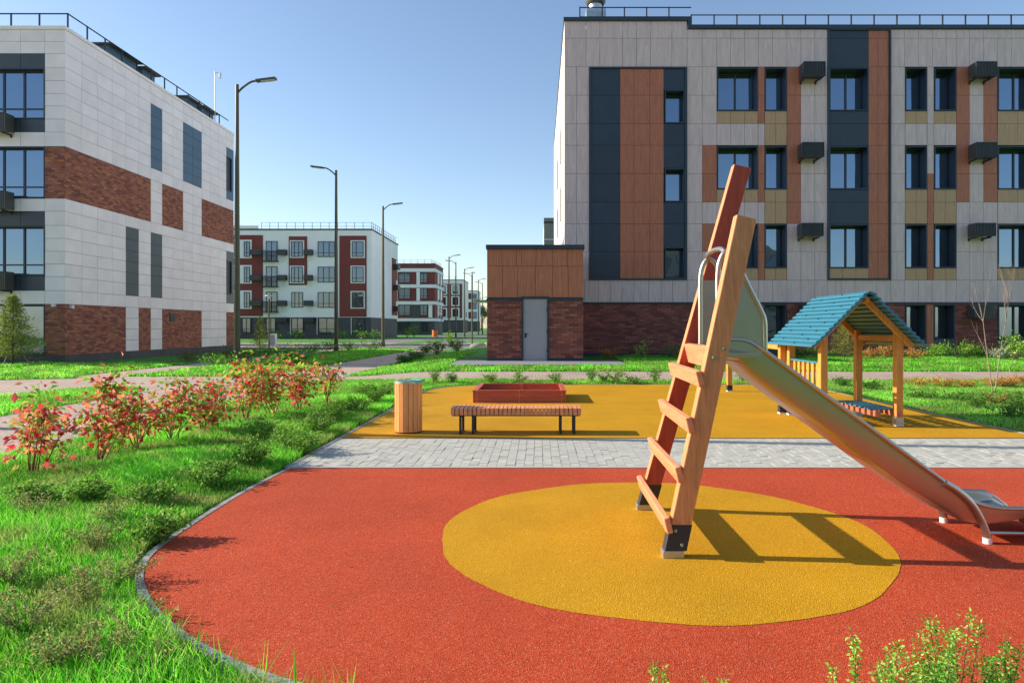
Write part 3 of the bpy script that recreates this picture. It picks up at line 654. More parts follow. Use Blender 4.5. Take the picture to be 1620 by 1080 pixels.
for k_, y in enumerate((381.5, 421.5, 461.5)):
    rect(F2, u2, h2, b2, 340, 398.5, y - 2, y + 27, M['render_white'], 'white_panel', .1)
    fwin(F2, u2, h2, b2, 386.5, 396, y + .5, y + 25, (391,), False, .12); fwin(F2, u2, h2, b2, 355, 374, y + .5, y + 25, (364,), False, .12)
    fwin(F2, u2, h2, b2, 421, 439, y, y + 32, (430,), False, .06)
    # balcony
    mb = MB(); S2 = 92 / 1080
    for i in range(15): mb.fbox(F2, u2(417) + i * (u2(441) - u2(417)) / 14 - .02, u2(417) + i * (u2(441) - u2(417)) / 14 + .02, .85, .9, h2(y + 31.5), h2(y + 16))
    mb.fbox(F2, u2(417), u2(441), .83, .92, h2(y + 16.5), h2(y + 15.7)); mb.fbox(F2, u2(417), u2(441), .05, .9, h2(y + 33), h2(y + 31.5)); mb.build('balcony', M['dark'], b2)
    for x0, x1 in ((399, 416), (441.5, 455), (483, 496)):
        o = rect(F2, u2, h2, b2, x0, x1, y + 14, y + 22.5, M['dark'], 'air_conditioner_basket', .7, .1)
        mb = MB()
        for q in range(4): mb.fbox(F2, u2(x0), u2(x1), .7, .73, h2(y + 15.5 + q * 2), h2(y + 14.7 + q * 2))
        mb.build('grille', M['lamphead'], o)
        if x0 > 420:
            mb = MB(); cx_ = u2((x0 + x1) / 2 + 1.5); zz = h2(y + 28)
            mb.tube([(cx_ + .25 * math.sin(q / 2), 92 - .12, zz + .3 * math.cos(q / 2) + (.6 if q == 0 else 0)) for q in range(13)], .03, 5); mb.build('hose', M['whitep'], o)
    fwin(F2, u2, h2, b2, 461, 479.5, y + .5, y + 25, (466.5, 473), k_ < 2, .06 if k_ < 2 else .0)
    fwin(F2, u2, h2, b2, 503, 530, y + .5, y + 25, (512, 521), False, .06)
    fwin(F2, u2, h2, b2, 557, 575.5, y + .5, y + 25, (564,), True, .06)
for x0, x1 in ((383, 397), (461, 480), (504, 530), (557, 576), (421, 436)):
    fwin(F2, u2, h2, b2, x0, x1, 503, 527, ((x0 + x1) / 2,), False, .0)
for x in (460, 502, 556): rect(F2, u2, h2, b2, x - .5, x + .3, 503, 529, M['render_white'], 'downpipe', .12)
for x0, x1 in ((438, 456), (483, 498)): rect(F2, u2, h2, b2, x0, x1, 502, 509.5, M['dark'], 'air_conditioner_basket', .6, .05)
FS2 = ('x', u2(588), 1)
for ya, yb, z0, z1 in ((104.5, 108.5, 1.5 + (518 - 498) * .1, 1.5 + (518 - 400) * .1),):
    mb = MB(); mb.fbox(FS2, ya, yb, 0, .06, 3.4, 12.2); mb.build('maroon_panel', M['maroon'], b2)
    for z in (4, 7.3, 10.5): 
        mb = MB(); mb.fbox(FS2, 105.2, 107, .06, .8, z, z + .8); mb.build('air_conditioner_basket', M['dark'], b2)
        fpiece('pane', FS2, 107.2, 108.2, .06, .1, z, z + 1.6, M['fglass'], b2)
railing(b2, [(u2(412), 92.3, h2(363)), (u2(587), 92.3, h2(363)), (u2(587), 108.5, h2(363))], h2(351.5), h2(357.5), step=1.15)

b3, F3, u3, h3 = far_building('maroon_banded_building', 'maroon block with white floor bands, behind the white block', 137, 688, 11.7, 418, 507.5, -45, M['maroon'])
FS3 = ('x', u3(688), 1)
for y0, y1 in ((424.6, 430), (450, 455.2), (476.5, 481.7), (503.4, 508)):
    mb = MB(); mb.fbox(F3, -45, u3(688) + .12, 0, .12, h3(y1), h3(y0)); mb.fbox(FS3, 137.0, 148.6, 0, .12, h3(y1), h3(y0)); mb.build('white_band', M['render_white'], b3)
for y in (430.5, 456, 482.3):
    for x0, x1 in ((606, 622), (631, 649), (664.6, 676)): fwin(F3, u3, h3, b3, x0, x1, y, y + 16.5, ((x0 + x1) / 2,), False, .03)
    rect(F3, u3, h3, b3, 659 if y < 480 else 678, 664.4 if y < 480 else 684, y, y + 20, M['render_white'], 'white_panel', .1)
    for yy in (140.5, 144.5): mb = MB(); mb.fbox(FS3, yy, yy + .9, 0, .08, h3(y + 20), h3(y)); mb.build('white_panel', M['render_white'], b3); fpiece('pane', FS3, yy + 1.1, yy + 2.3, 0, .06, h3(y + 16), h3(y), M['fglass'], b3)
rect(F3, u3, h3, b3, 649, 664, 482, 503, M['plinth'], 'grey_panel', .04)
for x0, x1 in ((630, 649), (665, 677)): fwin(F3, u3, h3, b3, x0, x1, 509, 524, ((x0 + x1) / 2,), False, .0)
railing(b3, [(u3(628), 137.3, h3(418)), (u3(682), 137.3, h3(418)), (u3(687), 148, h3(418))], h3(410.5), h3(414), step=1.4)
b4, F4, u4, h4 = far_building('maroon_white_building', 'small looking distant block, maroon with white framed windows', 198, 733, 14, 443, 506, -50, M['render_white'])
rect(F4, u4, h4, b4, 690, 731, 449, 503, M['maroon'], 'maroon_panel', .1)
for y in (452, 470, 488.5):
    for x0, x1 in ((697, 705.5), (716, 725)): fwin(F4, u4, h4, b4, x0, x1, y, y + 12.5, ((x0 + x1) / 2,), True, .1, False)
FS4 = ('x', u4(733), 1)
for z in (4.5, 7.8, 11):
    for yy in (200.5, 205): fpiece('pane', FS4, yy, yy + 1.6, 0, .08, z, z + 1.7, M['fglass'], b4)
railing(b4, [(u4(700), 198.3, h4(443)), (u4(730), 198.3, h4(443))], h4(437), h4(440), step=2)
b5, F5, u5, h5 = far_building('dark_distant_building', 'farthest narrow block with dark window bands beside the lamps', 255, 755, 14, 460, 508, -50, M['render_white'])
for y0, y1 in ((464, 473), (478, 489), (493, 504)):
    o = rect(F5, u5, h5, b5, 739, 748, y0, y1, M['maroon'], 'maroon_panel', .1)
    fwin(F5, u5, h5, b5, 748, 754, y0, y1, (), False, .1, False)
b6, F6, u6, h6 = far_building('grey_rear_building', 'pale grey block peeping out left of the sunlit side wall', 81, 960, 14, 353, 506, .55, M['render_white'])
b6.name = 'grey_rear_building'
for i in range(5):
    mb = MB(); mb.fbox(F6, .56, 3, 0, .03, 1.6 + i * 2.6, 1.6 + i * 2.6 + 2.5); mb.build('grey_panel', M['render_grey'], b6)
# block behind the photographer, seen only as reflections in the lower windows
bb = thing('opposite_building', 'pale block with brown band across the playground, behind the viewer', 'building', (12, -38, 0))
mb = MB(); mb.box(-62, 40, -50, -38, 0, 12.6); mb.build('wall', M['render_grey'], bb)
FB = ('y', -38, 1)
mb = MB(); mb.fbox(FB, -62, 40, 0, .1, 6, 8); mb.build('brown_panel', M['brown'], bb)
for i in range(25):
    for z in (1.2, 4.2, 7.2, 10):
        x = -60.5 + i * 4; mb = MB(); mb.fbox(FB, x, x + 1.9, 0, .15, z, z + 1.7); o = mb.build('window', M['navy'], bb); fpiece('pane', FB, x + .1, x + 1.8, .1, .17, z + .1, z + 1.6, M['fglass'], o)

# ------------------------------------------------------------------ street lamps
def lamp(x, y, d, label):
    t = thing('street_lamp', label, 'street lamp', (x, y, 0), 'tall street lamps along the avenue')
    mb = MB(); mb.tube([(x, y, 0), (x, y, 4), (x, y, 11.1)], [.13, .11, .07], 10); mb.build('pole', M['pole'], t, smooth='auto')
    mb = MB(); mb.tube([(x, y, 0), (x, y, .35)], .16, 12); mb.build('pole_base', M['pole'], t, smooth='auto')
    arm = catmull([(x, y, 10.75), (x + d * .25, y, 11.0), (x + d * .55, y, 11.2), (x + d * .8, y, 11.25)], 5)
    mb = MB(); mb.tube(arm, .04, 8); mb.build('arm', M['pole'], t, smooth='auto')
    mb = MB(); mb.beam((x + d * .75, y, 11.24), (x + d * 1.55, y, 11.34), .24, .09); hd = mb.build('lamp_head', M['lamphead'], t, bevel=.02)
    mb = MB(); mb.beam((x + d * .95, y, 11.215), (x + d * 1.5, y, 11.285), .18, .03); mb.build('lens', M['whitep'], hd)
lamp(-11.95, 27, 1, 'tallest looking street lamp in front of the left building')
lamp(-12.4, 41.7, -1, 'second street lamp, its arm pointing left')
lamp(-12.35, 54, 1, 'third street lamp, before the white and maroon block')
lamp(-12.2, 10.6, 1, 'street lamp outside the left edge of the view casting its long shadow')
for i, (y, d, l) in enumerate(((92.4, 1, 'distant street lamp with right arm, nearest after the gap'), (100, -1, 'distant street lamp, left arm crossing its neighbour'), (111.5, 1, 'distant right armed street lamp before the farther maroon block'), (123.6, -1, 'distant left armed street lamp right of the maroon block'), (137, 1, 'far street lamp whose arm reaches the annex'), (147, -1, 'farthest street lamp close to the annex edge'))):
    lamp(-12.2, y, d, l)
def park_lamp(x, y, h, label):
    t = thing('park_lamp', label, 'lamp post', (x, y, 0), 'low park lamps')
    mb = MB(); mb.tube([(x, y, 0), (x, y, h)], .06, 8); mb.build('pole', M['pole'], t, smooth='auto')
    mb = MB(); mb.tube([(x, y, h), (x, y, h + .06)], [.3, .24], 14); mb.tube([(x, y, h - .18), (x, y, h - .005)], .07, 10); mb.build('lamp_head', M['whitep'], t, smooth='auto')
park_lamp((425.5 - CX) * 50 / 1080, 50, 3.8, 'short park lamp beside the young conifer')
park_lamp((747 - CX) * 60 / 1080, 60, 6.3, 'short thin lamp with a white base left of the annex')
park_lamp((698 - CX) * 125 / 1080, 125, 4, 'tiny park lamp far down the avenue')

# ------------------------------------------------------------------ slide
sl = thing('playground_slide', 'wooden ladder slide with long steel chute on the red and yellow rubber', 'slide', (.866, 5, 0))
CP = .085
def npost(z): return Vector((.866 + .236 * z, 4.44 + CP * z, z))
def fpost(z): return Vector((.866 + .262 * z, 5.60 - CP * z, z))
def slantpost(f, ztop, wx=.135, wy=.085, name='ladder_post', z0=.2):
    mb = MB(); b0, t0 = f(z0), f(ztop)
    for p, dz in ((b0, 0), (t0, .0)):
        for i, j in ((-1, -1), (1, -1), (1, 1), (-1, 1)): mb.v.append((p.x + i * wx / 2, p.y + j * wy / 2, p.z + dz - i * (.016 if p is t0 else 0)))
    mb.f += [(3, 2, 1, 0), (4, 5, 6, 7), (0, 1, 5, 4), (1, 2, 6, 5), (2, 3, 7, 6), (3, 0, 4, 7)]
    return mb.build(name, M['wood_r'], sl, bevel=.008)
for f, zt in ((npost, 2.245), (fpost, 2.76)):
    po = slantpost(f, zt)
    if f is fpost:
        po.data.materials.append(M['crimson']); po.data.polygons[2].material_index = 1; po['label'] = 'ladder post with a crimson front'  # only the face towards the camera gets the crimson colour
    mb = MB()
    for z0, z1 in ((.06, .225),):
        b0, t0 = f(z0), f(z1)
        for p in (b0, t0):
            for i, j in ((-1, -1), (1, -1), (1, 1), (-1, 1)): mb.v.append((p.x + i * .0715, p.y + j * .0465, p.z))
    mb.f += [(3, 2, 1, 0), (4, 5, 6, 7), (0, 1, 5, 4), (1, 2, 6, 5), (2, 3, 7, 6), (3, 0, 4, 7)]
    mb.build('metal_shoe', M['dark'], po, bevel=.004)
    b0 = f(.0); mb = MB(); mb.box(b0.x - .069, b0.x + .069, b0.y - .044, b0.y + .044, .0, .062); mb.build('shoe_foot', M['galv'], po, bevel=.006)
    mb = MB()
    for z, dx in ((.1, .03), (.19, -.03), (1.30, -.02), (1.36, .035)):
        c = f(z); 
        for s_ in (-1,): mb.tube([(c.x + dx, c.y + s_ * .042, c.z), (c.x + dx, c.y + s_ * .055, c.z)], [.014, .010], 10)
    mb.build('bolt', M['greencap'], po, smooth='auto')
for i, z in enumerate((.227, .548, .865, 1.165)):
    a_, b_ = npost(z), fpost(z); off = Vector((-.135 / 2 - .021, 0, .0)); ex = Vector((0, .075, 0))
    mb = MB(); p, q = a_ + off - ex, b_ + off + ex
    mb.beam(p, q, .04, .105, up=(-.24, 0, 1)); o = mb.build('rung', M['wood_rx'], sl, bevel=.007)
    mb = MB()
    for e_, s_ in ((p, 1), (q, -1)):
        for dz in (-.025, .025): c = e_ + Vector((-.018, s_ * .10, dz)); mb.tube([c, c + Vector((-.006, 0, 0))], .005, 6)
    mb.build('screw', M['galv'], o)
a_, b_ = npost(1.29), fpost(1.29)
mb = MB(); mb.beam((a_.x - .01, a_.y + .045, 1.30), (b_.x - .01, b_.y - .045, 1.30), .045, .15, up=(-.24, 0, 1)); mb.build('riser_board', M['wood_rx'], sl, bevel=.006)
mb = MB(); mb.box(a_.x + .02, 1.50, 4.60, 5.44, 1.30, 1.325); mb.build('platform', M['steel'], sl)
YN, YF_ = 4.73, 5.21
T = [(1.30, 1.415), (1.40, 1.412), (1.46, 1.395), (1.53, 1.352), (1.62, 1.29), (2.0, 1.012), (2.4, .722), (2.8, .43), (2.90, .36), (2.98, .305), (3.08, .268), (3.2, .25), (3.42, .24), (3.50, .205), (3.60, .125), (3.68, .045)]
T = catmull(T, 4)
def chute(name, yn, yf):
    mb = MB(); n_ = len(T)
    for i, (x, z) in enumerate(T):
        x0, z0 = T[max(i - 1, 0)]; x1, z1 = T[min(i + 1, n_ - 1)]; d = Vector((x1 - x0, z1 - z0)).normalized(); nx, nz = d.y, -d.x   # downward normal
        if nz > 0: nx, nz = -nx, -nz
        wh = float(np.interp(x, [1.3, 1.6, 2.6, 3.0, 3.25, 3.45, 3.7], [.12, .185, .185, .15, .10, .06, .03])); fl = float(np.interp(x, [3.35, 3.7], [0, .05])); r_ = .03
        prof = [(yn - .012 - fl, 0), (yn - fl * .5, 0), (yn, .01), (yn, wh - r_), (yn + .009, wh - .009), (yn + r_, wh), (yf - r_, wh), (yf - .009, wh - .009), (yf, wh - r_), (yf, .01), (yf + fl * .5, 0), (yf + .012 + fl, 0)]
        th = .007
        inner = [(yn - .012 - fl, -.003), (yn + .004 - fl * .5, -.003), (yn + th, .01), (yn + th, wh - r_), (yn + .014, wh - .014), (yn + r_, wh - th), (yf - r_, wh - th), (yf - .014, wh - .014), (yf - th, wh - r_), (yf - th, .01), (yf - .004 + fl * .5, -.003), (yf + .012 + fl, -.003)]
        for (y, k_) in prof + inner[::-1]: mb.v.append((x + nx * k_, y, z + nz * k_))
    m_ = 24
    for i in range(n_ - 1):
        for k in range(m_): a0 = i * m_ + k; a1 = i * m_ + (k + 1) % m_; mb.f.append((a0, a1, a1 + m_, a0 + m_))
    mb.f.append(tuple(range(m_))[::-1]); mb.f.append(tuple((n_ - 1) * m_ + k for k in range(m_)))
    return mb.build(name, M['steel'], sl, smooth='auto')
ch = chute('chute', YN, YF_)
for y in (YN - .014, YF_ + .014):
    pts = [(x, y, z + .005) for x, z in T if x < 3.44]
    mb = MB(); mb.tube(pts, .0155, 10); mb.build('edge_tube', M['steel'], sl, smooth='auto')
    gp = catmull([(1.235, y, 1.33), (1.235, y, 1.6), (1.235, y, 1.86), (1.25, y, 1.96), (1.285, y, 2.02), (1.33, y, 2.01), (1.37, y, 1.95), (1.44, y, 1.80), (1.53, y, 1.62), (1.555, y, 1.55), (1.56, y, 1.45), (1.56, y, 1.34)], 5)
    mb = MB(); mb.tube(gp, .018, 12); gt = mb.build('guard_tube', M['steel'], sl, smooth='auto')
    mb = MB(); pn = [(1.25, 1.37), (1.545, 1.30), (1.545, 1.56), (1.43, 1.80), (1.40, 1.86), (1.25, 1.86)]
    n_ = len(pn)
    for yy in (y - .003, y + .003): mb.v += [(x, yy, z) for x, z in pn]
    mb.f += [tuple(range(n_)), tuple(range(n_, 2 * n_))[::-1]] + [(i, (i + 1) % n_, n_ + (i + 1) % n_, n_ + i) for i in range(n_)]
    mb.build('guard_panel', M['steel'], sl)
    lg = catmull([(2.80, y, .43), (2.90, y, .365), (2.99, y, .28), (3.05, y, .18), (3.09, y, .08), (3.10, y, .0)], 6)
    mb = MB(); mb.tube(lg, .026, 12); lo_ = mb.build('front_leg', M['steel'], sl, smooth='auto')
    mb = MB(); mb.tube([(3.097, y, .0), (3.095, y, .05)], .030, 12); mb.build('white_collar', M['whitep'], lo_, smooth='auto')
    mb = MB(); mb.tube([(3.09, y, .085), (3.62, y, .075)], .014, 8); mb.build('ground_bar', M['steel'], sl, smooth='auto')
mb = MB(); mb.tube(catmull([(1.285, YN - .014, 2.02), (1.275, YN + .06, 2.05), (1.27, 4.97, 2.06), (1.275, YF_ - .06, 2.05), (1.285, YF_ + .014, 2.02)], 5), .018, 10); mb.build('top_bar', M['steel'], sl, smooth='auto')

# ------------------------------------------------------------------ bench, bin, sandbox
BX0, BX1, BY = -1.235, .59, 9.50
bn = thing('park_bench', 'backless slatted wooden bench on black steel frames at the paving edge', 'bench', ((BX0 + BX1) / 2, BY + .2, .0))
ns = 30; pw = (BX1 - BX0) / ns
for i in range(ns):
    o = piece('slat', BX0 + i * pw + .006, BX0 + (i + 1) * pw - .006, BY - .01, BY + .43, .283, .378, M['wood_b'], bn); o.rotation_euler = (0, random.uniform(-.01, .01), 0)
mb = MB(); mb.box(BX0 + .02, BX1 - .02, BY + .05, BY + .09, .262, .282); mb.box(BX0 + .02, BX1 - .02, BY + .34, BY + .38, .262, .282); mb.build('seat_frame', M['dark'], bn)
for x in (-1.10, -.925, .30, .49):
    mb = MB(); 
    for y in (BY + .02, BY + .37): mb.box(x - .016, x + .016, y, y + .03, .014, .262)
    mb.box(x - .016, x + .016, BY + .05, BY + .37, .014, .026); mb.box(x - .016, x + .016, BY + .05, BY + .37, .24, .262)
    mb.build('leg', M['dark'], bn)
bx, by, br_ = -1.86, 9.72, .183
lbn = thing('litter_bin', 'round litter bin clad in orange wood slats with green bag', 'bin', (bx, by, 0))
nb = 18
for i in range(nb):
    th = 2 * math.pi * (i + .5) / nb; mb = MB(); wd = 2 * br_ * math.sin(math.pi / nb) * .94
    c = Vector((bx + br_ * math.cos(th), by + br_ * math.sin(th), 0))
    mb.beam(c + Vector((0, 0, .035)), c + Vector((0, 0, .72)), .018, wd, up=(-math.sin(th), math.cos(th), 0)); mb.build('slat', M['wood_bin'], lbn, bevel=.003)
def ring(mb, cx_, cy_, r0, r1, z0, z1, seg=28, squash=1):
    n0 = len(mb.v)
    for i in range(seg):
        t = 2 * math.pi * i / seg
        for rr, zz in ((r0, z0), (r1, z0), (r1, z1), (r0, z1)): mb.v.append((cx_ + rr * math.cos(t), cy_ + rr * math.sin(t) * squash, zz))
    for i in range(seg):
        for k in range(4): a0 = n0 + 4 * i + k; a1 = n0 + 4 * i + (k + 1) % 4; b0 = n0 + 4 * ((i + 1) % seg) + k; b1 = n0 + 4 * ((i + 1) % seg) + (k + 1) % 4; mb.f.append((a0, b0, b1, a1))
mb = MB(); mb.tube([(bx, by, .014), (bx, by, .70)], br_ - .02, 24); mb.build('inner_drum', M['dark'], lbn, smooth='auto')
mb = MB(); ring(mb, bx, by, br_ - .035, br_ + .012, .715, .745); mb.build('rim', M['galv'], lbn, smooth='auto')
mb = MB(); ring(mb, bx, by, br_ - .02, br_, .014, .034); mb.build('base_ring', M['dark'], lbn)
mb = MB(); seg = 20
for j in range(5):
    for i in range(seg):
        t = 2 * math.pi * i / seg; rr = [.13, .15, .17, .188, .17][j] + .01 * math.sin(3 * t + j); zz = [.70, .735, .755, .742, .71][j] + .008 * math.sin(5 * t + j)
        mb.v.append((bx + rr * math.cos(t) + (.05 * max(0, math.cos(t)) if j > 1 else 0), by + rr * math.sin(t), zz + (.012 * max(0, math.cos(t)))))
for j in range(4):
    for i in range(seg): a0 = j * seg + i; a1 = j * seg + (i + 1) % seg; mb.f.append((a0, a1, a1 + seg, a0 + seg))
mb.f = [f for k_, f in enumerate(mb.f) if (k_ % seg) < 5 or (k_ % seg) > 14]
bg_ = mb.build('bag', M['bag'], lbn, smooth=True)

SX0, SX1, SY0, SY1, SH = -1.31, .525, 13.5, 15.2, .265
sb = thing('sandbox', 'empty red wooden sandbox behind the bench', 'sandbox', ((SX0 + SX1) / 2, SY0, 0))
for k in range(2):
    z0, z1 = .016 + k * .105, .016 + (k + 1) * .105 - .004
    for (x0, x1, y0, y1) in ((SX0, SX1, SY0, SY0 + .04), (SX0, SX1, SY1 - .04, SY1), (SX0, SX0 + .04, SY0 + .04, SY1 - .04), (SX1 - .04, SX1, SY0 + .04, SY1 - .04)):
        piece('board', x0, x1, y0, y1, z0, z1, M['wood_m'], sb)
for x0, x1, y0, y1 in ((SX0 - .005, SX1 + .005, SY0 - .02, SY0 + .06), (SX0 - .005, SX1 + .005, SY1 - .06, SY1 + .01), (SX0 - .005, SX0 + .09, SY0 + .06, SY1 - .06), (SX1 - .09, SX1 + .005, SY0 + .06, SY1 - .06)):
    piece('top_board', x0, x1, y0, y1, .224, .262, M['wood_m'], sb)
for x in (SX0 + .045, (SX0 + SX1) / 2 - .045, SX1 - .135):
    for y in (SY0 + .045, SY1 - .135): piece('post', x, x + .09, y, y + .09, .016, .24, M['wood_m'], sb)
for x in (SX0 + .08, (SX0 + SX1) / 2, SX1 - .08):
    for z in (.045, .09, .14, .185, .24): 
        mb = MB(); mb.tube([(x, SY0 - .002 - (.02 if z > .22 else 0), z), (x, SY0 - .012 - (.02 if z > .22 else 0), z)], .0115, 8); mb.build('bolt', M['bolt'], sb)

# ------------------------------------------------------------------ playhouse
ph = thing('playhouse', 'open wooden playhouse with blue scalloped plank roof', 'playhouse', (4.85, 11, 0))
PX0, PX1, PY0, PY1 = 4.30, 5.44, 10.35, 11.65
for x, y, h in ((PX0, PY0, 1.42), (PX1, PY0, 1.47), (PX0, PY1, 1.42), (PX1, PY1, 1.47), (PX0 + .13, 15.9, 1.2), (PX0 - .10, PY1 + .15, 1.2)):
    mb = MB(); mb.box(x - .055, x + .055, y - .055, y + .055, .16, h); po = mb.build('post', M['wood_h'], ph, bevel=.008)
    mb = MB(); mb.box(x - .058, x + .058, y - .058, y + .058, .04, .158); mb.build('metal_shoe', M['dark'] if x < 5 else M['galv'], po); mb = MB(); mb.box(x - .06, x + .06, y - .06, y + .06, .014, .04); mb.build('shoe_foot', M['whitep'], po)
XM, ZR = 4.86, 2.0
def bar(name, p, q, wd, ht, mat=None, up=(0, 0, 1), bev=.005):
    mb = MB(); mb.beam(p, q, wd, ht, up); return mb.build(name, mat or M['wood_h'], ph, bevel=bev)
for y in (PY0 - .09, PY1 + .09):
    for s_ in (-1, 1): bar('rafter', (XM + s_ * .02, y, ZR - .06), (XM + s_ * .74, y, ZR - .78), .05, .085)
for x in (PX0, PX1): bar('side_beam', (x, PY0 - .2 + (.14 if x > 5 else .1), 1.33), (x, PY1 + .17, 1.33), .06, .09)
bar('ridge_beam', (XM, PY0 - .25, ZR - .085), (XM, PY1 + .28, ZR - .085), .06, .08)
bar('side_beam', (PX0 - .10, PY1 + .1, 1.165), (PX0 + .13, 15.9, 1.165), .06, .1)
nr = 13
for s_ in (-1, 1):
    for k in range(nr):
        t = (k + .5) / nr; d = 1.16 * t; cx_, cz = XM + s_ * (d * .7071 + .0), ZR + .02 - d * .7071
        mb = MB(); ny = 24; y0, y1 = PY0 - .33, PY1 + .34
        # slightly tilted overlapping board with rounded lower edge
        dx, dz = s_ * .7071, -.7071; nx, nz = s_ * .7071, .7071
        hw = 1.16 / nr * .62
        prof = [(-hw, -.006), (-hw, .008), (hw * .7, .046), (hw * .95, .044), (hw, .034), (hw, .024), (hw * .8, .018)]
        for yy in (y0 + random.uniform(-.012, .012), y1 + random.uniform(-.012, .012)):
            for a0, b0 in prof: mb.v.append((cx_ + dx * a0 + nx * b0, yy, cz + dz * a0 + nz * b0))
        m_ = len(prof); mb.f += [tuple(range(m_)), tuple(range(m_, 2 * m_))[::-1]] + [(i, (i + 1) % m_, m_ + (i + 1) % m_, m_ + i) for i in range(m_)]
        o = mb.build('roof_board', M['blue'], ph, bevel=.003)
        if k % 2 == 0 or True:
            for q in ((.22, .75) if k % 2 else (.42, .95)):
                mb = MB(); yy = y0 + (y1 - y0) * q; c = Vector((cx_ + nx * .022, yy, cz + nz * .030)); mb.tube([c, c + Vector((nx, 0, nz)) * .012], .018, 8)
                mb.build('screw_cap', M['dot'], o)
# railing on the left side
for i in range(6):
    y = PY0 + .17 + i * .19; piece('baluster', PX0 - .012, PX0 + .012, y - .04, y + .04, .3, .95, M['wood_h'], ph)
piece('railing_board', PX0 - .03, PX0 + .06, PY0 + .06, PY1 - .06, .95, .975, M['blue'], ph)
bar('railing_beam', (PX0 + .04, PY0 + .06, .36), (PX0 + .04, PY1 - .06, .36), .04, .07); bar('railing_beam', (PX0 + .04, PY0 + .06, .86), (PX0 + .04, PY1 - .06, .86), .04, .07)
M['wood_s'] = wood('reddish_seat_beam', (.48, .14, .085), .7, (26, 1.6, 26), .5, 5, 1.2)
for x in (PX1 - .34, PX1 - .03): bar('seat_beam', (x, PY0 - .12, .20), (x, PY1 + .12, .20), .045, .09, M['wood_s'])
for i in range(8):
    y = PY0 + .1 + i * .155; piece('seat_slat', PX1 - .40, PX1 + .01, y - .05, y + .05, .247, .268, M['blue'], ph)

# ------------------------------------------------------------------ vegetation
class Leaves:
    def __init__(s): s.P = []; s.C = []; s.n = 0
    def add(s, pos, direc, up, ln, wd, col, curl=.15):
        # pos (N,3) base, direc (N,3), up (N,3)
        N_ = len(pos); direc = direc / (np.linalg.norm(direc, axis=1, keepdims=True) + 1e-9); side = np.cross(direc, up); side /= (np.linalg.norm(side, axis=1, keepdims=True) + 1e-9)
        nrm = np.cross(side, direc); ln = np.broadcast_to(ln, (N_,))[:, None]; wd = np.broadcast_to(wd, (N_,))[:, None]
        v0 = pos; v1 = pos + direc * ln * .45 + side * wd * .5 + nrm * wd * .16; v3 = pos + direc * ln * .45 - side * wd * .5 + nrm * wd * .16; v2 = pos + direc * ln - nrm * ln * curl; vm = pos + direc * ln * .5 - nrm * wd * .06
        V = np.stack([v0, v1, v2, v3, vm], 1); s.P.append(V); s.C.append(np.asarray(col)); s.n += N_
    def build(s, name, parent=None, mat=None, kind=None, org=None):
        V = np.concatenate(s.P).reshape(-1, 3); C = np.concatenate(s.C); n_ = s.n
        o_ = np.array(ORG[parent] if parent is not None else (org or (0, 0, 0))); V = V - o_
        base = (np.arange(n_) * 5)[:, None]; F = np.concatenate([base + np.array([0, 1, 4]), base + np.array([1, 2, 4]), base + np.array([2, 3, 4]), base + np.array([3, 0, 4])], 1).reshape(-1, 3)
        return tri_mesh(name, V, F, np.repeat(C, 5, 0), mat or M['foliage'], parent, tuple(o_), kind)
def tri_mesh(name, V, F, C, mat, parent, org, kind=None, smooth=False):
    me = bpy.data.meshes.new(name); me.vertices.add(len(V)); me.vertices.foreach_set('co', V.astype(np.float32).ravel())
    me.loops.add(F.size); me.loops.foreach_set('vertex_index', F.astype(np.int32).ravel()); me.polygons.add(len(F)); me.polygons.foreach_set('loop_start', np.arange(0, F.size, 3, dtype=np.int32)); me.polygons.foreach_set('loop_total', np.full(len(F), 3, dtype=np.int32))
    me.update(calc_edges=True); me.validate()
    at = me.attributes.new('Col', 'FLOAT_COLOR', 'POINT'); c4 = np.ones((len(V), 4), np.float32); c4[:, :3] = C; at.data.foreach_set('color', c4.ravel())
    me.materials.append(mat)
    if smooth: me.shade_smooth()
    return tag(link(bpy.data.objects.new(name, me), parent, org), kind=kind)
def rdir(n_, up=.3):
    v = rng.normal(size=(n_, 3)); v[:, 2] = v[:, 2] * .6 + up; return v / np.linalg.norm(v, axis=1, keepdims=True)
def pal(cols, n_, j=.18, p=None):
    c = np.array(cols)[rng.choice(len(cols), n_, p=p)]; return np.clip(c * (1 + rng.uniform(-j, j, (n_, 1))) * (1 + rng.uniform(-.08, .08, (n_, 3))), 0, 1)
RED = [(.82, .13, .12), (.70, .05, .07), (.84, .30, .16), (.74, .38, .12), (.46, .04, .04)]
GRN = [(.16, .42, .03), (.28, .52, .04), (.08, .26, .02), (.38, .54, .06)]
DKG = [(.07, .19, .025), (.11, .28, .03), (.05, .13, .02), (.17, .32, .05)]
LIM = [(.22, .52, .04), (.34, .58, .08), (.12, .36, .03), (.55, .62, .18)]
ORA = [(.72, .28, .08), (.70, .18, .10), (.60, .40, .08), (.28, .40, .06)]
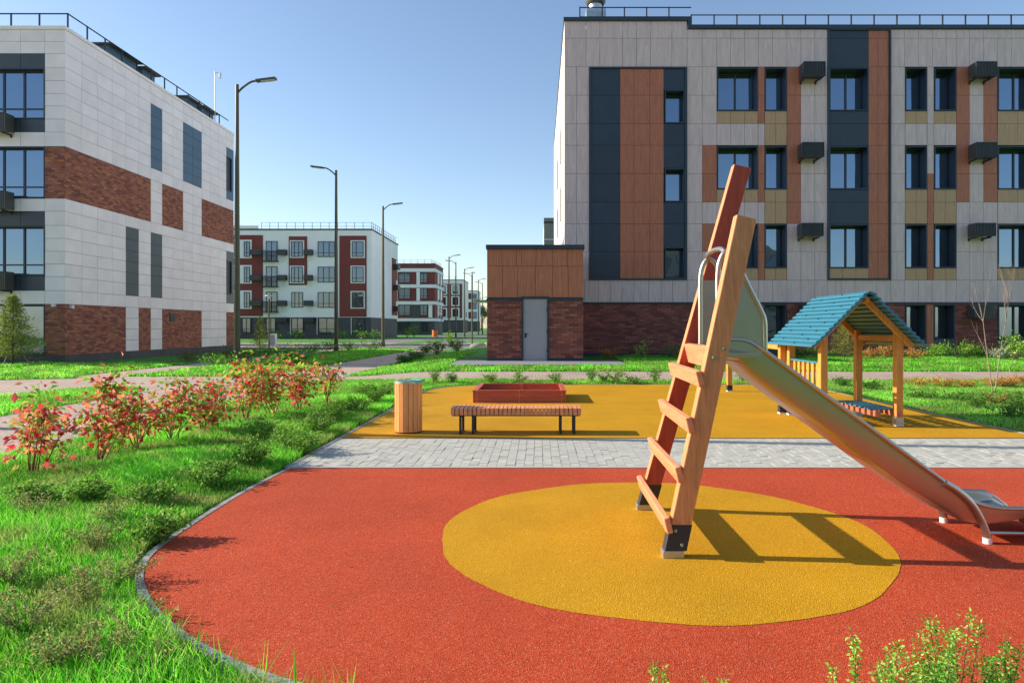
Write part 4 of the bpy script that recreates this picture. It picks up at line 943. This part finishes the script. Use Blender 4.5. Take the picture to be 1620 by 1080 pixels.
def gshrub(name, label, x, y, h, wd, nstem, nleaf, lsz, palette, weights=None, group=None, cat='shrub', stemmat='stem', droop=.1, indiv=0, topgreen=False, lean=1.0, z=None, r0=.006):
    z = ground(x, y) if z is None else z
    t = thing(name, label, cat, (x, y, z), group); st = MB(); tips = []
    for i in range(nstem):
        an = random.uniform(0, 6.28); rr = wd / 2 * math.sqrt(random.random()) * lean; hh = h * random.uniform(.6, 1.0) * (1 - .35 * rr / (wd / 2 + 1e-6))
        b0 = Vector((x + random.uniform(-.06, .06) * min(1, wd), y + random.uniform(-.06, .06) * min(1, wd), z - .02)); tp = Vector((x + rr * math.cos(an), y + rr * math.sin(an), z + hh))
        mid = b0.lerp(tp, .5) + Vector((random.uniform(-1, 1), random.uniform(-1, 1), 0)) * .05 * wd + Vector((0, 0, .08 * h))
        cv = catmull([tuple(b0), tuple(mid), tuple(tp)], 4); st.tube(cv, [r0 * (1 - .8 * k / (len(cv) - 1)) for k in range(len(cv))], 5, False); tips.append(cv)
    st.build('stems', M[stemmat], t, smooth=True)
    lv = Leaves(); n_ = nleaf; cvs = np.array([c for c in tips]); si = rng.integers(0, nstem, n_); tt = rng.uniform(.22, 1, n_) ** .8 * (cvs.shape[1] - 1.001); k0 = tt.astype(int); fr = (tt - k0)[:, None]
    pos = cvs[si, k0] * (1 - fr) + cvs[si, k0 + 1] * fr; dr = rdir(n_, .25 - droop); off = np.clip(np.abs(rng.normal(0, .5, (n_, 1))), 0, .95) * lsz * 1.8 * (.7 + wd)
    pos = pos + dr * off; pos[:, 2] = np.maximum(pos[:, 2], z + .02)
    col = pal(palette, n_, .2, weights)
    if topgreen:
        hf = (pos[:, 2] - z) / h; g = rng.random(n_) < np.clip((hf - .55) * 1.6 + .12, .08, .85); col[g] = pal(GRN, g.sum())
    ls = lsz * rng.uniform(.6, 1.2, n_); dd = dr + rng.normal(0, .4, (n_, 3)); dd[:, 2] -= droop
    up = rdir(n_, .8)
    if indiv:
        big = np.argsort(-ls)[:indiv]; rest_ = np.setdiff1d(np.arange(n_), big)
        for q in big:
            key = ('leaf', int(q) % 8, palette[0]); 
            if key not in _cache:
                l1 = Leaves(); l1.add(np.zeros((1, 3)), np.array([[1., 0, 0]]), np.array([[0, 0, 1.]]), 1.0, .55, col[q:q + 1]); ob = l1.build('leaf', None); _cache[key] = ob.data; bpy.data.objects.remove(ob)
            d_ = Vector(dd[q]).normalized(); o = bpy.data.objects.new('leaf', _cache[key]); link(o, t, tuple(pos[q])); o.rotation_euler = d_.to_track_quat('X', 'Z').to_euler(); s_ = float(ls[q]) * 1.15; o.scale = (s_, s_, s_)
        lv.add(pos[rest_], dd[rest_], up[rest_], ls[rest_], ls[rest_] * .55, col[rest_])
    else: lv.add(pos, dd, up, ls, ls * .55, col)
    lv.build('foliage', t); return t
def at(px, py): # foot of a plant on flat ground
    Y = 1620 / (py - 518); return (px - CX) * Y / 1080, Y
def hpx(py, ptop): return (py - ptop) / (py - 518) * 1.5
G1 = 'red leaved dogwood shrubs along the lawn'
dog = [(52, 752, 612, .85, 'red dogwood shrub at the left edge, crimson leaves on the tallest shoot', 420, 50), (158, 735, 568, .75, 'tall dogwood with a green top and orange lower leaves', 520, 60), (215, 712, 608, .6, 'low dogwood just right of the tall green topped one', 260, 0), (272, 702, 585, .8, 'broad dogwood with two bright red leaf tips against the path', 480, 0), (318, 690, 618, .65, 'small dogwood with drooping red leaves near the lawn middle', 260, 0), (388, 668, 562, .9, 'dogwood leaning left with a long red shoot above the others', 420, 0), (432, 660, 556, .95, 'dense red dogwood in the middle of the group', 620, 0), (470, 652, 566, .8, 'dogwood right behind the dense red one', 480, 0), (518, 640, 558, .5, 'narrow dogwood spire at the right end of the row', 240, 0), (345, 650, 590, .7, 'dogwood half hidden between the path and the middle group', 300, 0)]
for px, py, pt, wd, lab, nl, ind in dog:
    x, y = at(px, py); gshrub('dogwood_shrub', lab, x, y, hpx(py, pt) * 1.18, wd * 1.2, 8, int(nl * 1.4), .084 + .006 * (y > 9), RED + GRN[:2] + [(.62, .42, .08)], [.19, .12, .15, .12, .03, .14, .12, .13], G1, 'shrub', 'stem', .25, ind, True, r0=.007)
G2 = 'small green spirea bushes on the lawn'
lows = [(140, 800, .26, .4), (50, 800, .22, .4), (250, 860, .25, .4), (330, 770, .35, .5), (400, 740, .32, .5), (415, 700, .4, .55), (455, 712, .4, .6), (500, 690, .38, .6), (530, 672, .42, .6), (560, 655, .38, .6), (592, 640, .4, .6), (480, 720, .3, .5), (610, 628, .4, .6), (575, 628, .45, .6), (240, 800, .28, .5), (640, 622, .35, .5)]
wh = ['under the tall green topped dogwood', 'below the leftmost dogwood', 'in the long grass left of the kerb bend', 'on the lawn below the dogwoods', 'close to the straight kerb by the red rubber', 'under the drooping red leaves', 'darkest and roundest of the row', 'next to the paving end', 'behind the paving end', 'left of the litter bin at some distance', 'nearest the litter bin', 'at the corner of paving and lawn', 'just left of the bin top', 'far end of the row before the path', 'in the grass under the broad dogwood', 'right behind the litter bin']
for (px, py, h, wd), l in zip(lows, wh):
    x, y = at(px, py); gshrub('spirea_bush', 'low green spirea bush ' + l, x, y, h * random.uniform(.85, 1.15), wd, 22, 1300, .034, [(.14, .36, .04), (.22, .46, .05), (.08, .20, .02), (.34, .48, .10)], None, G2, 'bush', 'bark', 0, r0=.003)
# pale seed heads at the bottom left
G3 = 'pale flowering weeds in the long grass'
YAR = [(.38, .40, .14), (.28, .33, .10), (.42, .33, .12), (.14, .22, .05)]
for i, (px, py, h) in enumerate(((40, 1000, .34), (130, 960, .30), (90, 1060, .28), (160, 1055, .26), (20, 930, .34), (150, 870, .3), (190, 925, .25), (60, 820, .3), (205, 1000, .2), (260, 1062, .16), (180, 830, .3))):
    x, y = at(px, py); gshrub('flowering_weed', ['tuft with greenish cream heads nearest the left edge', 'tuft with pale heads in the middle of the long grass', 'lowest pale headed tuft at the bottom', 'tuft with brownish heads by the bottom edge', 'cream headed tuft half up the left edge', 'pale tuft beside yellow blossoms', 'small tuft near the kerb bend', 'upper pale tuft below the leftmost dogwood', 'low tuft close to the curved kerb', 'shortest tuft right at the curved kerb', 'pale tuft under the lawn bushes'][i], x, y, h * .85, .42, 20, 900, .018, YAR, None, G3, 'weed', 'bark', 0, r0=.002)
# near bushes at the bottom right
G4 = 'bushes in front of the rubber surface'
gshrub('potentilla_bush', 'largest lime green bush at the lower right corner', 1.43, 2.36, .60, .36, 34, 5200, .015, LIM, None, G4, 'bush', 'bark', 0, r0=.003, z=0)
gshrub('potentilla_bush', 'yellowish green bush left of the largest one', 1.20, 2.30, .50, .24, 20, 2600, .015, LIM, None, G4, 'bush', 'bark', 0, r0=.003, z=0)
gshrub('potentilla_bush', 'narrow green bush at the right of the group', 1.62, 2.38, .55, .14, 9, 1100, .015, LIM, None, G4, 'bush', 'bark', 0, r0=.003, z=0)
gshrub('potentilla_bush', 'single upright shoot with small leaves', 1.09, 2.36, .60, .03, 2, 300, .015, LIM, None, G4, 'bush', 'bark', 0, r0=.003, z=0)
gshrub('potentilla_bush', 'thin upright shoot, leftmost of the pair', 1.01, 2.34, .52, .03, 2, 260, .015, LIM, None, G4, 'bush', 'bark', 0, r0=.003, z=0)
for x, h, l in ((.40, .43, 'low lime plant at the bottom edge left of the yellow circle end'), (.60, .38, 'low lime plant cut by the bottom edge'), (.50, .36, 'lowest sprig between the two lime plants')): gshrub('potentilla_bush', l, x, 2.34, h, .16, 11, 800, .015, LIM, None, G4, 'bush', 'bark', 0, r0=.002, z=0)
# plants behind the yellow rubber and along the path
G5 = 'young plants lining the path'
row = [(686, 612, 585, .3, 'reddish young plant right of the litter bin'), (714, 612, 592, .35, 'round young plant before the path'), (775, 610, 590, .45, 'pair of pale green sprouts left of the sandbox'), (822, 609, 588, .5, 'bushy plant directly behind the sandbox'), (880, 609, 588, .5, 'bushy plant right behind the sandbox corner'), (935, 607, 579, .3, 'thin upright sapling right of the sandbox'), (975, 608, 583, .55, 'tall light green plant left of the ladder'), (1036, 607, 582, .5, 'yellowish plant just left of the ladder'), (1000, 608, 594, .5, 'low plant between the two by the ladder'), (1176, 606, 584, .4, 'plant seen under the chute'), (955, 606, 592, .4, 'small plant beside the thin sapling')]
for px, py, pt, wd, l in row:
    x, y = at(px, py); y = max(y, 17.98); x = (px - CX) * y / 1080; gshrub('young_plant', l, x, y, hpx(py, pt) * 1.2, wd * 1.1, 11, 520, .042, GRN + DKG, None, G5, 'plant', 'bark', 0, r0=.004)
for px, py, pt, wd, p_, l in ((690, 566, 532, 1.0, DKG, 'dark leafy shrub on the small lawn left of the annex'), (724, 562, 538, 1.3, DKG, 'broader dark shrub close to the annex slab'), (660, 572, 552, 1.0, DKG, 'low dark shrub on the small lawn'), (712, 548, 520, .9, GRN, 'light green shrub behind the small lawn'), (640, 576, 560, .9, DKG, 'lowest dark shrub at the left of the small lawn'), (675, 558, 545, .9, DKG, 'dark shrub beyond the small lawn')):
    y = 1.5 * 1080 / (py - 518); x = (px - CX) * y / 1080; gshrub('leafy_shrub', l, x, y, hpx(py, pt), wd, 16, 700, .085, p_, None, 'shrubs left of the annex', 'shrub', 'bark', 0, r0=.01)
def onbank(px, Y): return (px - CX) * Y / 1080
for px, Y, pt, wd, p_, l, c in ((1015, 26.6, 535, .7, LIM, 'bright green sapling in front of the dark brick', 200), (1062, 26.8, 537, 1.1, [(.2, .26, .1), (.13, .2, .07)], 'greyish green sapling beside the bright one', 260)):
    x = onbank(px, Y); z = ground(x, Y); gshrub('sapling', l, x, Y, 1.5 + (518 - pt) * Y / 1080 - z, wd, 5, c, .09, p_, None, 'saplings by the dark brick wall', 'sapling', 'bark', 0, r0=.012)
k = 0; poss = ['under the small conifer', 'right of the playhouse post', 'below the ground floor window', 'orange, between two windows', 'beside the brown panel', 'in front of the brick pier', 'below the housing on the wall', 'by the bare sapling', 'near the right edge', 'at the far right edge', 'behind the slide ladder', 'behind the chute top', 'left of the conifer', 'close to the green corner shrub']
for px, Y, h, wd, p_ in ((1262, 26.8, .45, 1.0, DKG), (1375, 26.5, .4, .9, ORA), (1405, 26.6, .5, .9, ORA), (1448, 26.3, .38, 1.0, ORA), (1475, 26.7, .5, 1.0, GRN), (1500, 26.2, .62, 1.2, GRN), (1528, 26.5, .7, 1.0, GRN), (1550, 26.8, .5, 1.0, DKG), (1590, 26.6, .45, 1.0, DKG), (1617, 26.4, .7, 1.2, GRN), (965, 26.9, .35, 1.0, ORA), (1085, 26.9, .35, 1.0, ORA), (1300, 26.6, .4, 1.0, DKG), (1640, 26.8, .5, 1.0, GRN)):
    gshrub('border_plant', 'low border plant ' + poss[k], onbank(px, Y), Y, h * 1.2, wd * 1.15, 14, 760, .06, p_, None, 'border plants along the facade', 'plant', 'bark', 0, r0=.004); k += 1
x = onbank(1563, 26.0); gshrub('variegated_shrub', 'greyish white leaved shrub behind the bare sapling', x, 25.2, 1.5 + (518 - 545) * 25.2 / 1080 - .28, 1.0, 12, 420, .08, [(.42, .46, .30), (.25, .33, .16), (.5, .5, .38)], None, None, 'shrub', 'bark', 0, r0=.01)
gshrub('leafy_shrub', 'glossy bright green shrub at the right edge by the window', onbank(1607, 24.5), 24.5, 1.5 + (518 - 522) * 24.5 / 1080 - .25, .75, 10, 420, .10, LIM, None, None, 'shrub', 'bark', 0, r0=.01)
G6 = 'small shrubs on the right lawn'
for px, py, pt, wd, p_, l in ((1330, 612, 596, .7, DKG, 'dark shrub seen through the playhouse left side'), (1375, 618, 602, .6, DKG, 'dark green shrub between the playhouse posts'), (1448, 612, 595, .9, ORA, 'orange leaved shrub nearest the playhouse'), (1490, 614, 594, .7, ORA, 'golden shrub on the right lawn'), (1530, 614, 599, .5, ORA, 'smallest orange shrub on the right lawn'), (1570, 611, 597, .7, ORA, 'pinkish shrub behind the bare sapling foot'), (1592, 612, 596, .6, ORA, 'yellow orange shrub right of the sapling'), (1612, 608, 593, .6, ORA, 'pale orange shrub at the right edge'), (1460, 632, 618, .7, DKG, 'dark low shrub on the right lawn beside the rubber'), (1515, 634, 619, .7, DKG, 'green and red low shrub in the lawn middle'), (1545, 648, 620, .8, DKG, 'dark round shrub before the bare sapling'), (1575, 640, 620, .6, ORA + DKG, 'mixed coloured shrub at the sapling foot'), (1600, 662, 640, .9, DKG, 'dark spreading shrub near the right edge'), (1612, 648, 622, .6, DKG, 'upright dark shrub at the right edge')):
    x, y = at(px, py); gshrub('garden_shrub', l, x, y, hpx(py, pt) * 1.15, wd * 1.1, 14, 800, .040, p_, None, G6, 'shrub', 'bark', 0, r0=.004)
for i, (x, Y) in enumerate(((-15.6, 30.5), (-15.4, 33), (-15.5, 35.5), (-15.4, 38), (-15.5, 41))): gshrub('hedge_plant', 'brownish low hedge plant in the shade of the left building, ' + ['nearest', 'second from the near end', 'middle one', 'second from the far end', 'farthest'][i], x, Y, .42, 2.6, 22, 620, .07, [(.16, .12, .03), (.12, .15, .03), (.2, .1, .04)], None, 'low hedge beside the left building', 'hedge', 'bark', 0, r0=.004)
for i, (px, Y, h, wd) in enumerate(((492, 37, .75, 1.6), (515, 40, .9, 1.8), (555, 41, .9, 2.0), (590, 43, .8, 2.0), (425, 33, .7, 1.8), (350, 26, .55, 1.4), (395, 30, .7, 1.6), (455, 30, .7, 1.6), (470, 27, .6, 1.5))):
    gshrub('wild_shrub', 'loose green shrub ' + ['left of the second street lamp', 'at the foot of the second street lamp', 'between the second and third lamps', 'near the third street lamp', 'behind the red shrubs', 'by the foot of the nearest street lamp', 'right of the nearest street lamp', 'behind the tallest red shrub', 'above the dense red shrub'][i], (px - CX) * Y / 1080, Y, h, wd, 18, 620, .08, DKG + GRN[:1], None, 'loose shrubs between the lamps', 'shrub', 'bark', 0, r0=.005)
for i, (px, Y, h) in enumerate(((573, 88, 1.4), (592, 88, 1.4), (644, 100, 1.8), (655, 105, 1.9), (473, 89, 1.0), (545, 89, 1.1), (437, 89, .9))): gshrub('far_shrub', 'small shrub at the foot of the far blocks, ' + ['below the white block corner', 'rightmost below the white block', 'left one by the banded block', 'right one by the banded block', 'below its middle windows', 'left of the corner panel', 'near the balcony stack'][i], (px - CX) * Y / 1080, Y, h, 1.8, 8, 220, .2, DKG + GRN, None, 'far shrubs', 'shrub', 'bark', 0, r0=.02)
def conifer(label, x, y, h, wd, palette, dens=1.0, stakes=False):
    z = ground(x, y); t = thing('young_conifer', label, 'conifer', (x, y, z), 'young conifers')
    mb = MB(); mb.tube([(x, y, z - .02), (x + .02, y, z + h * .5), (x, y, z + h * .97)], [.035, .022, .006], 7); mb.build('trunk', M['bark'], t, smooth=True)
    br = MB(); lv = Leaves(); n_ = int(46 * dens)
    for i in range(n_):
        f = (i + .5) / n_; zz = z + h * (.12 + .84 * f); ln = wd / 2 * (1 - f) ** .75 * random.uniform(.65, 1.1) + .06; an = i * 2.4 + random.uniform(-.4, .4)
        b0 = Vector((x, y, zz)); tp = b0 + Vector((math.cos(an) * ln, math.sin(an) * ln, ln * random.uniform(.0, .3)))
        br.tube([b0, b0.lerp(tp, .5) + Vector((0, 0, -.02)), tp], [.008, .006, .003], 4, False)
        m_ = int(80 * ln / (wd / 2)) + 26; tt = rng.uniform(.15, 1.05, (m_, 1)); pp = np.array(b0) * (1 - tt) + np.array(tp) * tt + rng.normal(0, .035 * (1 + ln), (m_, 3))
        dd = rdir(m_, .35) + np.array(tp - b0) / ln * .6; lv.add(pp, dd, rdir(m_, 1), h * .035 * rng.uniform(.7, 1.3, m_), h * .008, pal(palette, m_, .25))
    br.build('branches', M['bark'], t, smooth=True); lv.build('needles', t)
    if stakes:
        for s_ in (-1, 1, 0):
            mb = MB(); mb.tube([(x + s_ * .9, y - .5 + abs(s_) * .3, z), (x, y, z + h * .33)], .018, 6); mb.build('stake', M['palebark'], t)
CON = [(.16, .26, .03), (.26, .34, .05), (.10, .19, .025), (.36, .38, .07)]
x_ = (20 - CX) * 26.6 / 1080; conifer('young conifer with support stakes before the left building', x_, 26.6, 2.85, 2.0, CON, 2.8, True)
conifer('small yellowish conifer beyond the red shrubs', (411 - CX) * 44 / 1080, 44, 2.3, 1.15, CON + [(.45, .34, .06)], 1.0)
conifer('small yellow green conifer seen through the playhouse', (1336 - CX) * 25.8 / 1080, 25.8, 1.45, 1.2, [(.36, .40, .05), (.46, .42, .07), (.2, .3, .04)], 1.1)
# bare sapling
x, y = 10.35, 15.55; t = thing('bare_sapling', 'leafless pale twin stemmed sapling on the right lawn', 'sapling', (x, y, 0))
mb = MB()
def limb(p, d, ln, r, depth):
    pts = [p]; 
    for i in range(5): d = (d + Vector((random.uniform(-.08, .08), random.uniform(-.08, .08), .05))).normalized(); pts.append(pts[-1] + d * ln / 5)
    mb.tube(pts, [r * (1 - .7 * i / 5) for i in range(6)], 6, False)
    if depth:
        for i in range(random.randint(3, 5)):
            q = pts[random.randint(2, 5)]; dd = (d + Vector((random.uniform(-.7, .7), random.uniform(-.7, .7), .15))).normalized(); limb(q, dd, ln * random.uniform(.25, .45), r * .45, depth - 1)
limb(Vector((x - .02, y, -.02)), Vector((-.12, 0, 1)).normalized(), 2.1, .014, 2); limb(Vector((x + .03, y, -.02)), Vector((.30, .1, 1)).normalized(), 2.15, .015, 2)
mb.build('stems', M['palebark'], t, smooth=True)
# far trees at the end of the avenue
def tree(x, y, h, wd, label):
    t = thing('tree', label, 'tree', (x, y, 0), 'far trees at the end of the avenue'); mb = MB(); mb.tube([(x, y, -.1), (x, y, h * .5), (x + .3, y, h * .85)], [.28, .2, .08], 8)
    for i in range(6): an = i * 1.05; mb.tube([(x, y, h * (.3 + .07 * i)), (x + math.cos(an) * wd * .3, y + math.sin(an) * wd * .3, h * (.55 + .06 * i))], [.1, .03], 5, False)
    mb.build('trunk', M['bark'], t, smooth=True); lv = Leaves(); cl = []
    for i in range(34):
        d = rdir(1, .2)[0]; cl.append(np.array([x, y, h * .6]) + d * np.array([wd / 2, wd / 2, h * .38]) * random.uniform(.4, 1))
    for c in cl:
        m_ = 90; lv.add(c + rng.normal(0, wd * .085, (m_, 3)), rdir(m_), rdir(m_), .5, .35, pal([(.10, .2, .04), (.16, .26, .05), (.2, .24, .06), (.06, .13, .03)], m_) * random.uniform(.7, 1.2))
    lv.build('crown', t)
for i, (x, y, h, wd) in enumerate(((-28, 330, 14, 9), (-20.5, 335, 11, 8), (-13, 325, 12, 9), (-36, 345, 13, 10), (-5, 350, 12, 10), (3, 340, 13, 9))): tree(x, y, h, wd, 'distant rounded tree ' + ['left of the avenue end', 'in the gap beside the annex', 'right in the avenue gap', 'behind the farthest block', 'mostly behind the annex', 'wholly behind the annex'][i])
# small things far off
mb = MB(); px, Y = 430, 55; X_ = (430.5 - CX) * Y / 1080; cab = thing('utility_cabinet', 'pale grey utility cabinet by the far road', 'cabinet', (X_, Y, 0)); mb.box(X_ - .25, X_ + .25, Y, Y + .4, 0, 1.0); o = mb.build('body', M['whitep'], cab, bevel=.02)
mb = MB(); mb.box(X_ - .2, X_ + .2, Y - .012, Y, .1, .9); mb.build('door', M['galv'], cab)
X_, Y = (688 - CX) * 112 / 1080, 112; ob_ = thing('orange_bin', 'tiny orange litter bin on the far lawn', 'bin', (X_, Y, 0)); mb = MB(); mb.tube([(X_, Y, 0), (X_, Y, 1.1)], .45, 10); mb.build('body', M['orange'], ob_); mb = MB(); mb.tube([(X_, Y, 1.1), (X_, Y, 1.2)], .5, 10); mb.build('rim', M['dark'], ob_)
st_ = thing('white_boulder', 'pale stone lump just left of the annex', 'stone', (-3.9, 44, 0)); bm = bmesh.new(); bmesh.ops.create_icosphere(bm, subdivisions=3, radius=1)
for v in bm.verts: v.co *= 1 + .25 * mnoise.noise(v.co * 1.6); v.co *= .55; v.co.z *= .5
me = bpy.data.meshes.new('stone'); bm.to_mesh(me); bm.free(); me.materials.append(M['render_grey']); me.shade_smooth(); o = link(bpy.data.objects.new('stone_body', me), st_, (-3.9, 44, .25))

# ------------------------------------------------------------------ grass blades
def inpoly(X, Y, poly):
    r_ = np.zeros(len(X), bool); j = len(poly) - 1
    for i in range(len(poly)):
        xi, yi = poly[i]; xj, yj = poly[j]
        if yi != yj: c = ((yi > Y) != (yj > Y)) & (X < (xj - xi) * (Y - yi) / (yj - yi) + xi); r_ ^= c
        j = i
    return r_
groundv = np.vectorize(ground)
GC = np.array([(.12, .52, .02), (.24, .66, .05), (.06, .34, .015), (.40, .68, .12), (.60, .62, .26)])
def grass(name, poly, dens, ln, wd, ex=None, dry=.06, prob=(.3, .3, .22, .14, .04)):
    xs = [p[0] for p in poly]; ys = [p[1] for p in poly]; A = (max(xs) - min(xs)) * (max(ys) - min(ys)); n_ = int(A * dens)
    X = rng.uniform(min(xs), max(xs), n_); Y = rng.uniform(min(ys), max(ys), n_); m_ = inpoly(X, Y, poly)
    if ex is not None: m_ &= ~inpoly(X, Y, ex)
    X, Y = X[m_], Y[m_]
    if callable(ln): Ln = ln(X, Y)
    else: Ln = np.full(len(X), ln)
    nz = np.array([mnoise.noise(Vector((a_ * .9, b_ * .9, 0))) for a_, b_ in zip(X, Y)]) if len(X) < 400000 else np.zeros(len(X))
    Ln = Ln * (1 + .7 * nz) * rng.uniform(.5, 1.25, len(X)); n_ = len(X); Z = groundv(X, Y) + .0
    an = rng.uniform(0, 6.283, n_); la = rng.uniform(0, 6.283, n_); lean = rng.uniform(.1, .75, n_) * Ln; W = (np.full(n_, wd) if not callable(wd) else wd(X, Y)) * rng.uniform(.7, 1.3, n_)
    b = np.stack([X, Y, Z], 1); sdv = np.stack([np.cos(an), np.sin(an), 0 * an], 1) * W[:, None] / 2; ld = np.stack([np.cos(la), np.sin(la), 0 * la], 1)
    mid = b + ld * (lean * .3)[:, None]; mid[:, 2] += Ln * .55; tip = b + ld * lean[:, None]; tip[:, 2] += Ln * .95
    V = np.stack([b - sdv, b + sdv, mid + sdv * .8, mid - sdv * .8, tip], 1).reshape(-1, 3); k_ = (np.arange(n_) * 5)[:, None]
    F = np.concatenate([k_ + np.array([0, 1, 2]), k_ + np.array([0, 2, 3]), k_ + np.array([3, 2, 4])], 1).reshape(-1, 3)
    C = GC[rng.choice(5, n_, p=prob)] * rng.uniform(.75, 1.25, (n_, 1)); C = C * (1 + .7 * nz[:, None])
    n2 = np.array([mnoise.noise(Vector((a_ * 2.3 + 9, b_ * 2.3, 3))) for a_, b_ in zip(X, Y)]); dr_ = np.clip(n2 * 2.2 - .1, 0, .7)[:, None]; C = C * (1 - dr_) + np.array([.42, .46, .14]) * dr_ * rng.uniform(.6, 1.1, (n_, 1))
    return tri_mesh(name, V, F, np.repeat(C, 5, 0), M['grass'], None, (0, 0, 0), 'stuff')
leftlawn = [(-6.1, 2.2), (3.0, 2.2), (3.0, YR0 - .08)] + [(x, y - .07 if y < 3.2 else y) for x, y in [(q[0] - .075, q[1] - .03) for q in left[::-1]]] + [(XL - .08, YP0), (XL - .08, 15.9)] + [(q[0] - .05, q[1] + .06) for q in arc(XL + 1.9, YE - 1.9, 1.9, 180, 90)] + [(-.5, 18.98), (-6.1, 18.98)]
near = [(p[0], p[1]) for p in leftlawn]
grass('lawn_grass_near', [(-6.1, 2.2)] + [p for p in leftlawn[1:] if p[1] < 7.3] + [(XL - .08, 7.3), (-6.1, 7.3)], 6500, lambda X, Y: np.interp(np.hypot((X + 2.9) * 1.0, 0 * Y), [0, .5, 2], [.07, .10, .13]), .0055)
grass('lawn_grass_middle', [(-6.1, 7.3), (XL - .08, 7.3), (XL - .08, 12), (-6.1, 12)], 4200, .10, .008)
grass('lawn_grass_far', [(-6.1, 12), (XL - .08, 12)] + [p for p in leftlawn if p[1] > 12.1], 2600, .085, .012)
grass('island_grass', [(p[0], max(p[1], 8)) for p in isl], 1500, .07, .012)
grass('back_lawn_grass', [(-.5, 17.9), (XR - 1.2, 17.9), (XR + .05, 16.3), (XR + .1, 9.3), (12.5, 9.3), (12.5, 18.98), (-.5, 18.98)], 1700, .07, .013, prob=(.2, .25, .2, .2, .15))
grass('bank_grass', [(-5.9, 20.85), (22, 20.85), (22, 28.4), (3.0, 28.4), (3.0, 22.3), (-3.05, 22.3), (-3.05, 34), (-5.9, 34)], 520, .09, .025)
grass('lamp_lawn_grass', [(-12.6, 20.85), (-8.5, 20.85), (-8.4, 46.5), (-12.6, 46.5)], 330, .11, .035)
grass('left_lawn_grass', [(-26, 19.4), (-15.2, 19.5), (-13.7, 20.1), (-14.3, 21), (-14.3, 28.3), (-26, 28.3)], 450, .09, .03)
# a few tall bents over the kerb at the bottom
tb = Leaves(); n_ = 60; px_ = rng.uniform(-1.9, -.6, n_); py_ = np.interp(px_, [-1.9, -1.36, -.6], [3.3, 2.95, 2.6]) - .03; b = np.stack([px_, py_, 0 * px_], 1); d = rdir(n_, 3.0); tb.add(b, d, rdir(n_, 0), rng.uniform(.1, .24, n_), .006, pal(GC[:4], n_)); tb.build('tall_grass_stalks', None, M['grass'], 'stuff')

# dry leaves blown onto the rubber and paving
fl = Leaves(); n_ = 46; X = rng.uniform(-2.4, 5.5, n_) ** 1; X[:26] = rng.uniform(-2.55, -.8, 26); Y = rng.uniform(3.6, 15, n_); m_ = ~((X < -1.2) & (Y < 4.6)); X, Y = X[m_], Y[m_]; n_ = len(X)
an = rng.uniform(0, 6.28, n_); d = np.stack([np.cos(an), np.sin(an), .12 * np.ones(n_)], 1)
fl.add(np.stack([X, Y, .024 * np.ones(n_)], 1), d, np.tile([0, .1, 1.], (n_, 1)), rng.uniform(.02, .05, n_), .018, pal([(.45, .14, .04), (.5, .3, .08), (.25, .12, .05)], n_)); fl.build('fallen_leaves', None, M['foliage'], 'stuff')
